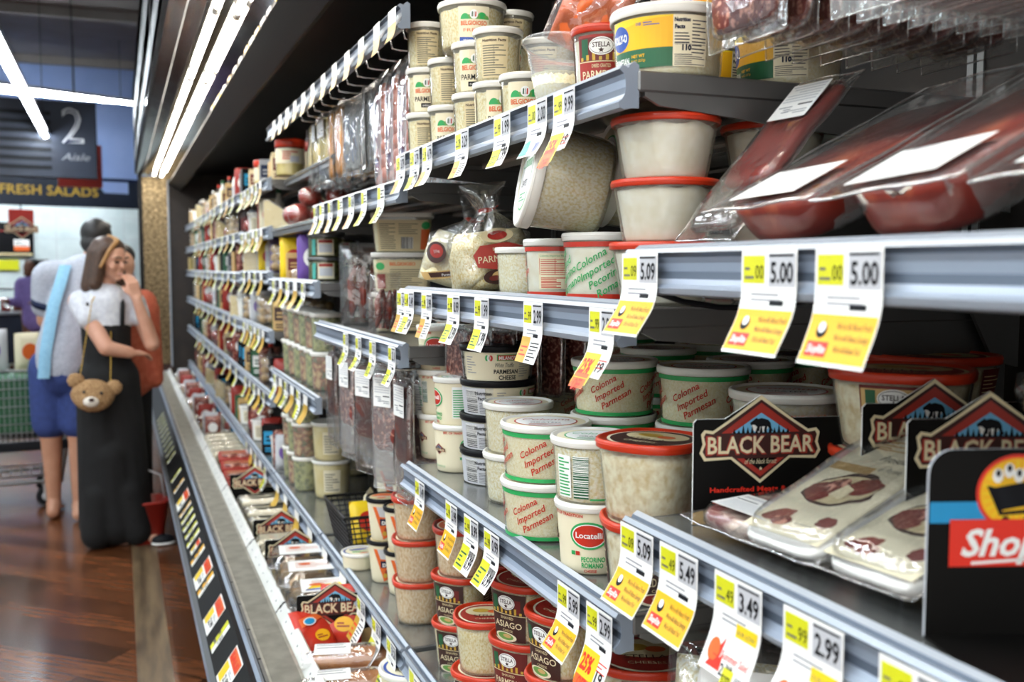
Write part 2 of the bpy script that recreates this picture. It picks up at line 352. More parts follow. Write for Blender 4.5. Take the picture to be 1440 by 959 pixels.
def art_colonna(tc, bc, words, nut=False):
    def f(P, h, rm):
        band(P, rm, h*.84, h*.92, bc); band(P, rm, h*.04, h*.11, bc)
        rep = 5 if not nut else 4
        for i in range(rep):
            u = (i-(rep//2))*2*PI*rm/rep
            if nut and i % 2 == 0:
                P.rect(u-.028, h*.16, u+.028, h*.80, 'cream', 1.5); P.text(' '.join(words[:3]), u, h*.74, .0045, 'green', 2, w=.05)
                P.lines(u-.024, h*.42, u+.024, h*.71, 9, tc, 2, .4, i); P.lines(u-.024, h*.18, u+.024, h*.38, 7, tc, 2, .55, i+9)
                for x in (-.026, .026, 0): P.rect(u+x-.0004, h*.42, u+x+.0004, h*.71, tc, 2.2)
                continue
            r = .62; y = h*.64; x = u-.016
            for w in words:
                P.text(w, x, y-.004, h*.165, tc, 2, rot=r*.85, shear=.35, bold=.012); x += .0105; y -= h*.135
    return f
def lid_colonna(tc):
    def f(P, R):
        P.ell(0, 0, R, R, 'cream', 0, 40); P.ell(0, 0, R*.8, R*.8, tc, 1, 40); P.ell(0, 0, R*.76, R*.76, 'paper', 2, 40)
        P.text('Colonna', 0, R*.1, R*.36, tc, 3, shear=.3); P.text('GRATED', 0, -R*.3, R*.2, 'ink', 3); P.lines(-R*.4, -R*.6, R*.4, -R*.4, 3, tc, 3)
    return f
def art_locatelli(P, h, rm):
    for i, u in enumerate((-PI*rm*.95, 0)):
        P.ell(u, h*.60, .0265, .0195, 'green', 2); P.ell(u, h*.60, .0235, .0165, 'paper', 3); P.ell(u, h*.60, .022, .0152, 'red', 4)
        P.text('Locatelli', u, h*.565, .0115, 'paper', 5, w=.036, bold=.02)
        P.rect(u-.026, h*.30, u-.020, h*.36, 'green', 2); P.rect(u-.019, h*.30, u-.013, h*.36, 'red', 2)
        P.text('PECORINO', u+.006, h*.21, .0095, 'green', 3, bold=.03, w=.034); P.text('ROMANO', u+.005, h*.12, .0095, 'green', 3, bold=.03, w=.031); P.text('CHEESE', u+.002, h*.05, .0055, 'red', 3, bold=.02)
        P.text('EST. OF TRADITION', u-.034, h*.87, .006, 'red', 3, bold=.03, w=.052)
    for u in (-PI*rm*.5,):
        bear_logo(P, u, h*.5, .036, 3, True); P.text('NET WT 8 OZ', u, h*.12, .005, 'green', 2)
    for u in (PI*rm*.5,):
        P.lines(u-.024, h*.2, u+.014, h*.82, 12, 'green', 2, .5, 4); P.rect(u-.026, h*.17, u+.016, h*.86, 'paper', 1); P.barcode(u+.018, h*.3, u+.034, h*.8, 'dkgreen', 2, True)
def art_milano(P, h, rm):
    P.rect(-.075, h*.03, .075, h*.88, 'cream', 1); P.rect(-.001, h*.64, .040, h*.83, 'green', 2); P.rect(.001, h*.66, .038, h*.81, 'red', 3); P.text("MILANO'S", .0195, h*.675, .0095, 'paper', 4, w=.033, bold=.03)
    P.text('White Truffle', .014, h*.45, .012, 'ink', 3, shear=.45, w=.036); P.text('PARMESAN', .017, h*.25, .0115, 'ink', 3, w=.048, bold=.03); P.text('CHEESE', .020, h*.07, .0115, 'ink', 3, w=.035, bold=.03)
    for i, c in enumerate(('green','paper','red')): P.ell(-.020+.004*i, h*.72, .0035, .006, c, 2+i*.1, 12)
    P.lines(-.068, h*.25, -.044, h*.8, 7, 'grey', 2, .3, 3); P.lines(.044, h*.15, .07, h*.8, 9, 'grey', 2, .3, 5)
    P.rect(-PI*rm*.95, h*.04, -PI*rm*.42, h*.86, 'lightgrey', 1); P.barcode(-PI*rm*.64, h*.1, -PI*rm*.5, h*.8, 'ink', 2, True); P.text('Nutrition', -PI*rm*.44, h*.66, .009, 'ink', 3, bold=.03); P.text('Facts', -PI*rm*.45, h*.5, .009, 'ink', 3, bold=.03)
    P.lines(-PI*rm*.48, h*.1, -PI*rm*.36, h*.44, 7, 'ink', 2, .3, 6); P.rect(PI*rm*.42, h*.04, PI*rm*.95, h*.86, 'lightgrey', 1); P.lines(PI*rm*.5, h*.1, PI*rm*.8, h*.8, 9, 'ink', 2, .3, 8)
def hills(P, u, v, w, k=2):
    for x, r, c in ((-.32,.17,'green'),(.30,.2,'green'),(-.15,.13,'midgreen'),(.1,.15,'midgreen'),(.45,.12,'midgreen')):
        P.poly([(u+w*(x+r*math.cos(PI*i/8)), v+w*r*1.25*math.sin(PI*i/8)) for i in range(9)], c, k)
    P.ell(u, v+w*.17, w*.15, w*.17, 'paper', k+1, 16)
    for x, c in ((-.06,'dkgreen'),(0,'lightgrey'),(.06,'red')): P.poly([(u+w*(x-.022), v+w*.08), (u+w*(x+.022), v+w*.08), (u+w*(x+.028), v+w*.27), (u+w*(x-.012), v+w*.25)], c, k+2)
def art_bel(kind):
    def f(P, h, rm):
        for u0, k in ((0, 0), (PI*rm*2/3, 1), (-PI*rm*2/3, 1)):
            if k == 0:
                w = .052; P.rect(u0-.03, h*.05, u0+.03, h*.88, 'cream', 1); hills(P, u0, h*.60, w)
                P.text('BELGIOIOSO', u0, h*.47, h*.13, 'orange', 3, w=.05, bold=.03)
                if kind == 'p': P.text('PARMESAN', u0, h*.27, h*.16, 'ink', 3, w=.054, bold=.01); P.rect(u0-.013, h*.13, u0+.017, h*.23, 'ink', 2); P.text('SHREDDED', u0+.002, h*.155, h*.06, 'paper', 3, w=.024)
                else: P.text('FRESH', u0, h*.33, h*.1, 'orange', 3, w=.04); P.poly([(u0-.028,h*.06),(u0+.012,h*.06),(u0+.030,h*.24),(u0+.01,h*.2),(u0-.028,h*.22)], 'blue', 2); P.text('PECORINO', u0-.005, h*.1, h*.09, 'paper', 3, w=.03)
            else:
                P.rect(u0-.024, h*.08, u0+.024, h*.86, 'beige', 1); P.text('Nutrition Facts', u0, h*.77, h*.075, 'cocoa', 3, w=.042, bold=.03)
                P.lines(u0-.021, h*.12, u0+.021, h*.73, 13, 'dull', 2, .45, 3); P.rect(u0-.0003, h*.3, u0+.0003, h*.7, 'dull', 2)
    return f
def art_stella(word, top, base, food, small=''):
    def f(P, h, rm):
        P.rect(-.034, h*.03, .034, h*.90, base, 1); P.rect(-.0325, h*.52, .0325, h*.86, top, 2)
        P.rect(-.028, h*.55, -.018, h*.84, 'dkgreen', 3); P.rect(.016, h*.55, .026, h*.80, 'maroon', 3)
        for i in range(7): P.rect(-.03+.009*i, h*.53, -.026+.009*i, h*(.58+.03*(i % 3)), 'gold', 3.2)
        P.ell(0, h*.73, .0165, h*.13, 'paper', 4); P.ell(0, h*.73, .0152, h*.112, 'cocoa', 5); P.ell(0, h*.73, .0146, h*.104, 'paper', 6)
        P.text('STELLA', 0, h*.715, h*.1, 'cocoa', 7, w=.023, bold=.02); P.poly([(0+.004*math.cos(PI/2+i*PI/5)*(1 if i % 2 == 0 else .45), h*.67+.004*math.sin(PI/2+i*PI/5)*(1 if i % 2 == 0 else .45)) for i in range(10)], 'cocoa', 7)
        P.rect(-.034, h*.505, .034, h*.52, 'beige', 3); P.text(small or 'SHAVED', 0, h*.425, h*.07, 'beige', 3, w=.026, bold=.01); P.text(word, 0, h*.27, h*.16, 'bbcream', 3, w=.056, bold=.01); P.text('CHEESE', 0, h*.19, h*.06, 'beige', 3, w=.022)
        if food: P.ell(-.006, h*.09, .024, h*.085, 'cream', 2.4); P.ell(-.006, h*.095, .018, h*.065, food, 3); P.ell(-.002, h*.11, .009, h*.035, 'tan', 4)
        for u in (-PI*rm*.62, PI*rm*.62):
            P.rect(u-.022, h*.05, u+.022, h*.88, base, 1); P.lines(u-.019, h*.1, u+.019, h*.82, 12, 'beige', 2, .3, 3)
    return f
def lid_stella(R_):
    def f(P, R):
        P.ell(0, 0, R, R, 'cream', 0, 40); P.ell(0, 0, R*.93, R*.93, R_, 1, 40); P.ell(0, R*.25, R*.75, R*.5, 'beige', 2, 30); P.ell(-R*.2, R*.3, R*.3, R*.2, 'gold', 3, 16); P.ell(R*.25, R*.2, R*.22, R*.16, 'orange', 3.5, 16)
        P.text('STELLA', 0, -R*.3, R*.26, 'cocoa', 4, w=R*.9); P.text('CHEESES', 0, -R*.6, R*.2, 'bbcream', 4, w=R*.8)
    return f
def lid_arc(c1, c2):
    def f(P, R):
        P.ell(0, 0, R, R, c1, 0, 32)
        P.poly([(R*.9*math.cos(a), R*.9*math.sin(a)) for a in [PI*.05+PI*.9*i/12 for i in range(13)]], c2, 1); P.ell(-R*.2, -R*.3, R*.3, R*.22, 'orange', 2, 14); P.lines(-R*.5, -R*.2, R*.5, R*.2, 3, 'paper', 3)
    return f
def lid_ring(P, R):
    P.ell(0, 0, R, R, 'blue', 0, 36); P.ell(0, 0, R*.9, R*.9, 'cream', 1, 36); P.ell(0, R*.3, R*.6, R*.18, 'blue', 2, 24); P.lines(-R*.5, -R*.4, R*.5, 0, 3, 'green', 3, .5); P.ell(R*.2, -R*.55, R*.3, R*.1, 'red', 3, 16)
def art_polly(P, h, rm):
    P.rect(-.066, h*.42, .022, h*.88, 'sryellow', 1); P.rect(-.066, h*.14, .022, h*.42, 'dkgreen', 1)
    P.poly([(-.066,h*.5),(-.045,h*.75),(-.01,h*.83),(.022,h*.86),(.022,h*.88),(-.066,h*.88)], 'yellow', 1.5)
    P.ell(-.052, h*.62, .017, h*.19, 'blue', 2); P.text('POLLY-O', -.052, h*.56, h*.16, 'paper', 4, w=.028, bold=.04); P.text('PARMESAN', -.052, h*.22, h*.14, 'paper', 3, w=.032, bold=.02)
    P.text('110', -.020, h*.76, .005, 'blue', 3, bold=.04); P.lines(-.014, h*.75, .006, h*.82, 2, 'blue', 2, .4); P.text('NET WT', -.022, h*.30, .005, 'sryellow', 3, bold=.03); P.text('8 OZ (227g)', -.022, h*.235, .004, 'sryellow', 3)
    P.rect(.022, h*.14, .066, h*.88, 'cream', 1); P.text('Nutrition', .033, h*.78, .0065, 'navy', 3, bold=.05, w=.019); P.text('Facts', .030, h*.68, .0065, 'navy', 3, bold=.05, w=.012)
    P.lines(.024, h*.47, .042, h*.65, 4, 'navy', 2, .35, 2); P.text('110', .039, h*.37, .0085, 'navy', 3, bold=.06); P.lines(.045, h*.33, .064, h*.84, 10, 'navy', 2, .3, 7); P.lines(.024, h*.16, .064, h*.33, 6, 'navy', 2, .35, 3); P.rect(.024, h*.452, .064, h*.458, 'navy', 2)
def art_dip(P, h, rm):
    P.poly([(-.03,h*.86),(.03,h*.86),(.012,h*.12),(-.004,h*.05)], 'orange', 1); P.poly([(-.02,h*.86),(.03,h*.86),(.022,h*.58),(-.012,h*.62)], 'lightgrey', 2); P.rect(-.012, h*.40, .018, h*.57, 'navy', 3); P.text('DIP', .003, h*.425, h*.12, 'paper', 4, w=.02, bold=.04)
    P.ell(.008, h*.27, .009, h*.1, 'brickred', 3, 14); P.ell(.0, h*.2, .006, h*.06, 'gold', 4, 12)
def art_green(P, h, rm):
    band(P, rm, h*.05, h*.86, 'green', 1, -PI*.9, PI*.9); P.text('organic', 0, h*.12, h*.2, 'paper', 2, w=.045); P.ell(.012, h*.5, .012, h*.15, 'gold', 2, 16); P.ell(.012, h*.5, .008, h*.09, 'orange', 3, 14)
def art_years(P, h, rm):
    P.text('GRATED CONS - 90 YEARS OLD', 0, h*.60, .008, 'orange', 2, w=.105, bold=.03); P.text('CHEESE DONATORE', 0, h*.36, .006, 'red', 2, w=.05, bold=.02); P.lines(-.03, h*.1, .03, h*.28, 3, 'red', 2, .4)
def art_shredgreen(P, h, rm):
    P.rect(-.052, h*.12, -.028, h*.80, 'paper', 1); P.lines(-.05, h*.15, -.03, h*.78, 12, 'green', 2, .45, 2); P.barcode(-.024, h*.12, -.002, h*.80, 'dkgreen', 2, True); P.lines(.0, h*.1, .03, h*.16, 1, 'green', 2)
    bear_logo(P, .038, h*.55, .034, 2, True); P.text('NET WT', .03, h*.1, .005, 'green', 2)
def art_aged(P, h, rm): art_stella('ASIAGO', 'tan', 'cocoa', 'brickred', 'AGED')(P, h, rm)
def art_square(P, h, rm):
    P.rect(-.054, h*.06, .054, h*.86, 'beige', 1); P.lines(-.05, h*.12, -.018, h*.80, 13, 'dull', 2, .4, 2); P.lines(-.01, h*.5, .035, h*.80, 6, 'dull', 2, .35, 4); P.barcode(-.004, h*.12, .026, h*.42, 'ink', 2); P.rect(.042, h*.1, .058, h*.62, 'orange', 2); P.ell(.05, h*.72, .008, h*.1, 'green', 3, 14)
def art_square2(P, h, rm):
    P.rect(-.054, h*.06, .054, h*.86, 'beige', 1); P.text('BELGIOIOSO', 0, h*.72, h*.12, 'orange', 2, w=.06, bold=.03); P.lines(-.03, h*.15, .045, h*.66, 9, 'dull', 2, .35, 4); P.rect(-.056, h*.12, -.04, h*.5, 'brickred', 2); P.ell(-.048, h*.7, .008, h*.1, 'green', 3, 14)
def art_jar(P, h, rm):
    P.rect(-.028, h*.12, .028, h*.82, 'cream', 1); P.rect(-.024, h*.66, .024, h*.8, 'brickred', 2); P.rect(-.022, h*.25, .022, h*.62, 'lightgrey', 2); P.rect(-.05, h*.12, -.036, h*.82, 'teal', 1)
def art_redjar(P, h, rm):
    band(P, rm, h*.38, h*.84, 'cream', 1, -PI*.8, PI*.8); P.lines(-.03, h*.5, .03, h*.78, 4, 'red', 2, .5, 3); P.rect(.0, h*.42, .035, h*.6, 'lightgrey', 3)
def art_plainpaper(P, h, rm): P.rect(-.03, h*.2, .03, h*.8, 'cream', 1); P.lines(-.025, h*.25, .025, h*.75, 7, 'dull', 2, .4, 3)
T = {}
T['parm'] = tub('tub', .144, .092, .88, art=art_colonna('red','green',['Colonna','Imported','Parmesan']), lidart=lid_colonna('red'), fill='grated', level=.90)
T['rom'] = tub('tub', .122, .098, .87, art=art_colonna('green','red',['Colonna','Imported','Pecorino','Romano']), lidart=lid_colonna('green'), fill='powder')
T['nut'] = tub('tub', .112, .096, .86, art=art_colonna('red','red',['Colonna','Imported','Pecorino'], True), lidart=lid_colonna('green'), fill='powder')
T['shred'] = tub('tub', .128, .092, .86, fill='shredwhite', level=.9, lidart=lid_colonna('red'))
T['shredlabel'] = tub('tub', .122, .092, .86, fill='shredwhite', level=.9, art=art_shredgreen, lidart=lid_colonna('green'))
T['loc'] = tub('tub', .108, .100, .82, cup='cream', fill=None, art=art_locatelli, lidart=lid_colonna('green'))
T['milano'] = tub('tub', .150, .070, .88, art=art_milano, lid='lidblack', fill='powder', lidh=.013)
T['years'] = tub('tub', .150, .070, .84, art=art_years, cup='milky', fill='grated', lidart=lid_colonna('red'))
T['big'] = tub('tub', .150, .110, .86, fill='shredwhite', level=.93, lidh=.018, lidart=lid_colonna('green'))
T['belp'] = tub('tub', .090, .096, .84, art=art_bel('p'), fill='shred', cup='plastic')
T['belf'] = tub('tub', .136, .092, .88, art=art_bel('f'), fill='shred', cup='plastic')
T['polly'] = tub('tub', .148, .088, .88, art=art_polly, fill='grated', lidh=.014)
T['powder'] = tub('tub', .138, .080, .765, fill='powder', level=.90, inset=.004, lid='lidred', lidh=.010)
for k, w, tp, bs, fd, sm, fl, dm, hh in (('sparm','PARMESAN','maroon','maroon','tan','SHAVED','shaved',.122,.102), ('sasia','ASIAGO','cocoa','cocoa','midgreen','SHAVED','shred',.122,.102), ('sdried','PARMESAN','maroon','brickred',None,'DRIED GRATED','powder',.092,.098),
        ('saged','AGED ASIAGO','tan','maroon',None,'SHAVED','shaved',.160,.092), ('saged2','AGED ASIAGO','cocoa','cocoa','brickred','SHAVED','shaved',.128,.104)):
    T[k] = tub('tub', dm, hh, .80, fill=fl, lid='lidred', art=art_stella(w, tp, bs, fd, sm), lidart=lid_stella('brickred'), sq=2.6 if k != 'sdried' else 0)
T['sparmbig'] = tub('tub', .150, .102, .82, fill='shaved', lid='lidred', art=art_stella('PARMESAN','maroon','brickred','tan','SHAVED'), lidart=lid_stella('brickred'), sq=2.6)
T['splain'] = tub('tub', .124, .102, .80, fill='gratedpink', level=.93, lid='lidred', lidart=lid_stella('orange'), sq=2.6)
T['splain2'] = tub('tub', .122, .102, .80, fill='shred', level=.86, lid='lidred', lidart=lid_stella('brickred'), sq=2.6)
T['sbig'] = tub('tub', .134, .104, .80, fill='shaved', level=.86, lid='lidred', lidart=lid_stella('cocoa'), sq=2.6)
T['dip'] = tub('tub', .098, .115, .72, cup='cream', fill=None, lid='lidblack', art=art_dip, lidart=lid_arc('beige','orange'))
T['green'] = tub('tub', .090, .088, .8, cup='green', fill=None, art=art_green, lidart=lid_arc('paper','green'))
T['ring'] = tub('tub', .125, .06, .86, cup='cream', fill=None, lidart=lid_ring)
T['bucket'] = tub('tub', .145, .140, .84, cup='plastic', fill='milkyfill', level=.93, lid='lidwhite', seg=28, art=art_plainpaper)
T['anti'] = tub('tub', .110, .130, .86, cup='plastic', fill='antipasto', level=.93, lid='lidwhite', seg=24, lidh=.014)
T['pickle'] = tub('tub', .110, .130, .86, cup='plastic', fill='pickles', level=.93, lid='lidwhite', seg=24, lidh=.014)
T['square'] = tub('tub', .165, .105, .86, cup='plastic', fill='grated', art=art_square, sq=8)
T['square2'] = tub('tub', .165, .105, .86, cup='plastic', fill='grated', art=art_square2, sq=8)
T['jar'] = tub('jar', .125, .082, .97, cup='glass', fill='olives', level=.9, lid='steeldark', art=art_jar, name='glass_jar', seg=28)
T['redjar'] = tub('jar', .115, .14, .97, cup='glass', fill='yellowcheese', level=.5, lid='lidred', lidh=.03, art=art_redjar, name='glass_jar', seg=28)
T['creamtub'] = tub('tub', .11, .10, .85, cup='lidwhite', fill=None, lid='lidwhite', seg=24, art=art_plainpaper)
# the ribbed clear cup that fell over on the top shelf
p = Proto('ribbed_cup', 'cup'); m = MB(); prof = [(0,0),(.034,0)]+[(.034+.024*i/8+.0009*(-1)**i, .004+.010*i) for i in range(9)]+[(.062,.086),(.064,.089),(.062,.091)]
m.lathe(prof, 'milky', 40); p.part('cup', m); m = MB(); m.lathe([(0,.003),(.032,.003),(.047,.045),(.03,.05),(0,.047)], 'grated', 30); p.part('cheese', m); T['ribbed'] = p
# ------------------------------------------------------------------ bags and packs
def pillow(W, H, D, m, mb=None, nu=24, nv=24, wr=.15, seed=0, T_=None, pinch=None, flat_back=False):
    """a sealed pouch standing in the xz plane: x -W/2..W/2, z 0..H, bulging D"""
    mb = mb or MB()
    for sgn in (-1, 1):
        def fn(a, b, sgn=sgn):
            u = a*2-1; v = b*2-1; e = max(0, (1-u**4))**.6*max(0, (1-v**4))**.6
            w = W*(1 if not pinch else pinch(b))
            n = noise.noise(Vector((u*2.2+seed, v*2.2, sgn*3)))*wr + noise.noise(Vector((u*6+seed, v*6, sgn*7)))*wr*.4
            d = D/2*e*(1+n) * (0.15 if flat_back and sgn > 0 else 1)
            return (u*w/2, sgn*d, H*b)
        mb.grid(fn, nu, nv, m, True, T_)
    return mb
# twist-tied bag of grated cheese
def cheese_bag(fill, seed, lab):
    p = Proto('cheese_bag', 'bag'); pin = lambda b: .94 if b < .5 else (.94-.80*((b-.5)/.24) if b < .74 else (.14+.42*((b-.74)/.26)))
    m = pillow(.17, .20, .11, 'film', seed=seed, pinch=pin, wr=.25); p.part('wrapper', m)
    m = pillow(.158, .112, .095, fill, seed=seed+3, wr=.12, pinch=lambda b: 1-.5*max(0, b-.6)); p.part('cheese', m)
    m = MB(); m.lathe([(.010,.146),(.0135,.148),(.0135,.152),(.010,.154)], 'red', 14); m.tube([(.012,0,.15),(.024,-.004,.156)], .0012, 'red', 6); p.part('twist_tie', m)
    m = MB()
    def fn(u, v, l):
        d = .0575*max(0,(1-(u/.08)**4))**.6*max(0,(1-((v-.062)/.072)**4))**.6
        return (u, -d-.003-l, v)
    P = Print(m, fn, step=.008, lift=.0003)
    if lab == 1:
        P.poly([(-.038,.048),(.0,.040),(.045,.050),(.050,.078),(.02,.088),(-.03,.086),(-.044,.07)], 'bbred', 1); P.text('PARMESAN', .003, .055, .017, 'bbcream', 3, w=.078); P.text('BELLA', .003, .075, .008, 'bbcream', 3)
        P.ell(.004, .102, .030, .013, 'beige', 2); P.ell(.004, .102, .018, .008, 'brickred', 3); P.ell(0, .028, .030, .014, 'cocoa', 1); P.ell(.006, .03, .02, .009, 'tan', 2); P.ell(-.01, .026, .01, .005, 'salami', 3)
    else:
        P.poly([(-.07,.02),(.03,.062),(.045,.052),(-.055,.008)], 'tan', 1); P.poly([(-.05,.026),(.02,.055),(.03,.048),(-.042,.018)], 'cocoa', 2); P.text('Parmesan', -.005, .035, .008, 'paper', 3, rot=.42); P.ell(-.045, .072, .022, .022, 'cocoa', 1); P.ell(-.045, .075, .015, .014, 'brickred', 2)
    p.part('label', m); return p
T['bagA'] = cheese_bag('grated', 1, 0); T['bagB'] = cheese_bag('shred', 5, 1)
def sheet_box(mb, W, L, t, m, n=10, bend=.0, seed=0, amp=.004, rnd=.02, z0=0.):
    """flat pack lying in xy, rounded corners, thickness t, gently wavy"""
    def outline(k):
        a = 2*PI*k/48; c, s = math.cos(a), math.sin(a); q = (abs(c)**7+abs(s)**7)**(-1/7); return c*q, s*q
    def hz(x, y): return amp*noise.noise(Vector((x*14+seed, y*14, seed)))
    prof = [(0,0),(.35,0),(.7,0),(.93,0),(1,.35),(1,.65),(.93,1),(.7,1),(.35,1),(0,1)]
    vs = []; rings = []
    for r, z in prof:
        if r == 0: rings.append([len(vs)]); vs.append((0,0,z0+z*t+hz(0,0)))
        else:
            rg = []
            for k in range(48):
                c, s = outline(k); x, y = c*W/2*r, s*L/2*r; rg.append(len(vs)); vs.append((x, y, z0+z*t+hz(x, y)))
            rings.append(rg)
    fs = []
    for A, B in zip(rings, rings[1:]):
        for i in range(48):
            j = (i+1) % 48
            if len(A) == 1: fs.append((A[0], B[j], B[i]))
            elif len(B) == 1: fs.append((A[i], A[j], B[0]))
            else: fs.append((A[i], A[j], B[j], B[i]))
    mb.add(vs, fs, m, True); return mb
def meat_pack(meat, W, L, t, seed, film='film', label=True, name='meat_pack', card=None, cat='pack'):
    p = Proto(name, cat); m = MB()
    if card == 'tray':      # printed white tray
        sheet_box(m, W*.93, L*.93, t*.7, 'white', seed=seed, amp=.002); p.part('tray', m)
        m = MB(); P = Print(m, lambda u, v, l: (u, v, t*.7+.0012+l), lift=.0005); s = W/.16
        def blob(u, v, a, b, mm, k, sd, rot=0.):
            pp = []
            for i in range(26):
                q = 2*PI*i/26; rr_ = 1+.28*noise.noise(Vector((math.cos(q)*1.6+sd, math.sin(q)*1.6, sd))); x, y = a*rr_*math.cos(q), b*rr_*math.sin(q); pp.append((u+x*math.cos(rot)-y*math.sin(rot), v+x*math.sin(rot)+y*math.cos(rot)))
            P.poly(pp, mm, k)
        P.rect(-.068*s, -.108, .068*s, .112, 'cream', .5)
        blob(-.002*s, -.020, .050*s, .030, 'cocoa', 1, 1, .25); blob(-.004*s, -.020, .047*s, .026, 'beige', 2, 2, .25); blob(-.026*s, -.030, .024*s, .017, 'prosciutto', 3, 3); blob(-.014*s, -.016, .020*s, .012, 'salami', 4, 4, .5); blob(.022*s, -.010, .024*s, .014, 'prosciutto', 3.5, 5, .3); P.poly([(-.008*s,-.034),(.016*s,-.038),(.018*s,-.018),(.0*s,-.012)], 'bbcream', 5)
        blob(-.036*s, -.080, .022*s, .010, 'prosciutto', 1, 6, .4); blob(-.022*s, -.088, .016*s, .008, 'salami', 2, 7, .2); blob(.038*s, -.074, .014*s, .010, 'maroon', 1, 8); P.lines(-.004*s, -.096, .03*s, -.082, 3, 'dull', 1, .2)
        for yy, cc in ((.0635, 'tan'), (.069, 'beige'), (.0745, 'tan')): P.rect(-.06*s, yy, -.018*s, yy+.003, cc, 1)
        P.rect(-.066*s, .012, .002, .026, 'tan', 1); blob(.045*s, .098, .016*s, .008, 'beige', 1, 9); blob(-.03*s, .095, .02*s, .006, 'tan', 1, 10)
        P.text('Prosciutto', .02*s, .04, .016, 'dull', 2, shear=.4, w=.06*s); P.text('di Parma', .025*s, .022, .012, 'dull', 2, shear=.4, w=.035*s); P.ell(.05*s, .075, .012*s, .009, 'cyan', 2, 16); P.lines(-.05*s, .06, .04*s, .085, 3, 'tan', 1, .3)
        p.part('label', m)
    else:
        q = MB(); sheet_box(q, W*.86, L*(.84 if not label else .62), t*.85, meat, seed=seed, amp=.006, z0=.001)
        if label: q.v = [(v[0], v[1]-L*.12, v[2]) for v in q.v]
        p.part('meat', q)
    m = MB(); sheet_box(m, W*.9, L*.9, t*1.05, film, seed=seed+2, amp=.005, z0=-.0005)
    def rim(a, b):
        x = (a-.5)*W; y = (b-.5)*L; return (x, y, t*.45+.004*noise.noise(Vector((x*20, y*20, seed+4))))
    m.grid(rim, 26, 26, film)
    # heat-sealed edge beads
    m.tube([rim(i/14, 0) for i in range(15)]+[rim(1, i/14) for i in range(1,15)]+[rim(1-i/14, 1) for i in range(1,15)]+[rim(0, 1-i/14) for i in range(1,15)], .0011, film, 5, caps=False)
    p.part('wrapper', m)
    if label:
        m = MB(); P = Print(m, lambda u, v, l: (u, v, t*1.12+.0035+l), lift=.0004)
        P.rect(-W*.32, -L*.40, W*.30, -L*.17, 'paper', 0); P.lines(-W*.27, -L*.22, W*.1, -L*.19, 2, 'grey', 1, .35); P.lines(-W*.28, -L*.385, W*.26, -L*.27, 6, 'lightgrey', 1, .35, 8); P.lines(W*.02, -L*.25, W*.24, -L*.20, 3, 'grey', 1, .4, 3); P.lines(-W*.28, -L*.26, -W*.05, -L*.235, 1, 'ink', 1, .35, 8); p.part('label', m)
    return p
T['ham1'] = meat_pack('prosciutto', .17, .30, .022, 3); T['ham2'] = meat_pack('prosciutto', .17, .30, .022, 9); T['ham3'] = meat_pack('prosciutto', .18, .30, .024, 14); T['hamlow'] = meat_pack('ham', .17, .27, .032, 21, label=False)
T['panc'] = meat_pack('pancetta', .15, .22, .024, 5); T['tray1'] = meat_pack('ham', .15, .25, .026, 6, 'film', False, card='tray'); T['tray2'] = meat_pack('ham', .15, .24, .03, 8, 'film', False, card='tray')
def deep_tray(meat, W, L, D, seed, fillen=.74):
    p = Proto('meat_pack', 'pack'); out = [((abs(math.cos(a))**5+abs(math.sin(a))**5)**(-1/5)*math.cos(a), (abs(math.cos(a))**5+abs(math.sin(a))**5)**(-1/5)*math.sin(a)) for a in [2*PI*k/40 for k in range(40)]]
    def loft(mm, w0, l0, w1, l1, z0, z1, yoff=0., cap=True, amp=.0):
        m = MB(); vs = []; n = 6
        for i in range(n+1):
            t = i/n; b = t**1.6; w = w0+(w1-w0)*b; l = l0+(l1-l0)*b; z = z0+(z1-z0)*math.sin(t*PI/2)
            for c, s in out: q = Vector((c*w/2, s*l/2+yoff, z)); d = 1+amp*noise.noise(q*22+Vector((seed,0,0))); vs.append((q.x*d, q.y*d, q.z))
        fs = [(i*40+k, i*40+(k+1) % 40, (i+1)*40+(k+1) % 40, (i+1)*40+k) for i in range(n) for k in range(40)]
        fs.append(tuple(range(n*40, n*40+40)))
        if cap: fs.append(tuple(reversed(range(40))))
        return m.add(vs, fs, mm, True)
    off = -L*(.5-.04-fillen*.46)
    p.part('meat', loft(meat, W*.86, L*fillen*.94, W*.64, L*fillen*.84, -.003, -D+.003, off, True, .03))
    p.part('tray', loft('filmhazy', W*.90, L*.93, W*.66, L*.78, 0, -D, 0, False))
    m = MB(); fn = lambda a, b: ((a-.5)*W, (b-.5)*L, .0035*noise.noise(Vector((a*3+seed, b*5, seed)))+.001)
    m.grid(fn, 24, 36, 'film'); m.tube([fn(i/14, 0) for i in range(15)]+[fn(1, i/14) for i in range(1,15)]+[fn(1-i/14, 1) for i in range(1,15)]+[fn(0, 1-i/14) for i in range(1,15)], .0016, 'filmhazy', 5, caps=False)
    p.part('wrapper', m)
    m = MB(); P = Print(m, lambda u, v, l: (u, v, .0045+l), lift=.0004); P.rect(-W*.34, -L*.45, W*.30, -L*.24, 'paper', 0); P.lines(-W*.28, -L*.30, W*.1, -L*.26, 2, 'lightgrey', 1, .35); P.lines(-W*.28, -L*.43, W*.26, -L*.33, 6, 'lightgrey', 1, .3, 8); P.lines(-W*.28, -L*.255, -W*.05, -L*.245, 1, 'grey', 1, .5, 8); p.part('label', m)
    return p
T['deep1'] = deep_tray('prosciutto', .168, .34, .052, 3, .80); T['deep2'] = deep_tray('prosciutto', .172, .35, .055, 8, .85); T['deep3'] = deep_tray('ham', .172, .36, .055, 13, .92)
T['slim'] = meat_pack('prosciutto', .10, .27, .016, 33)
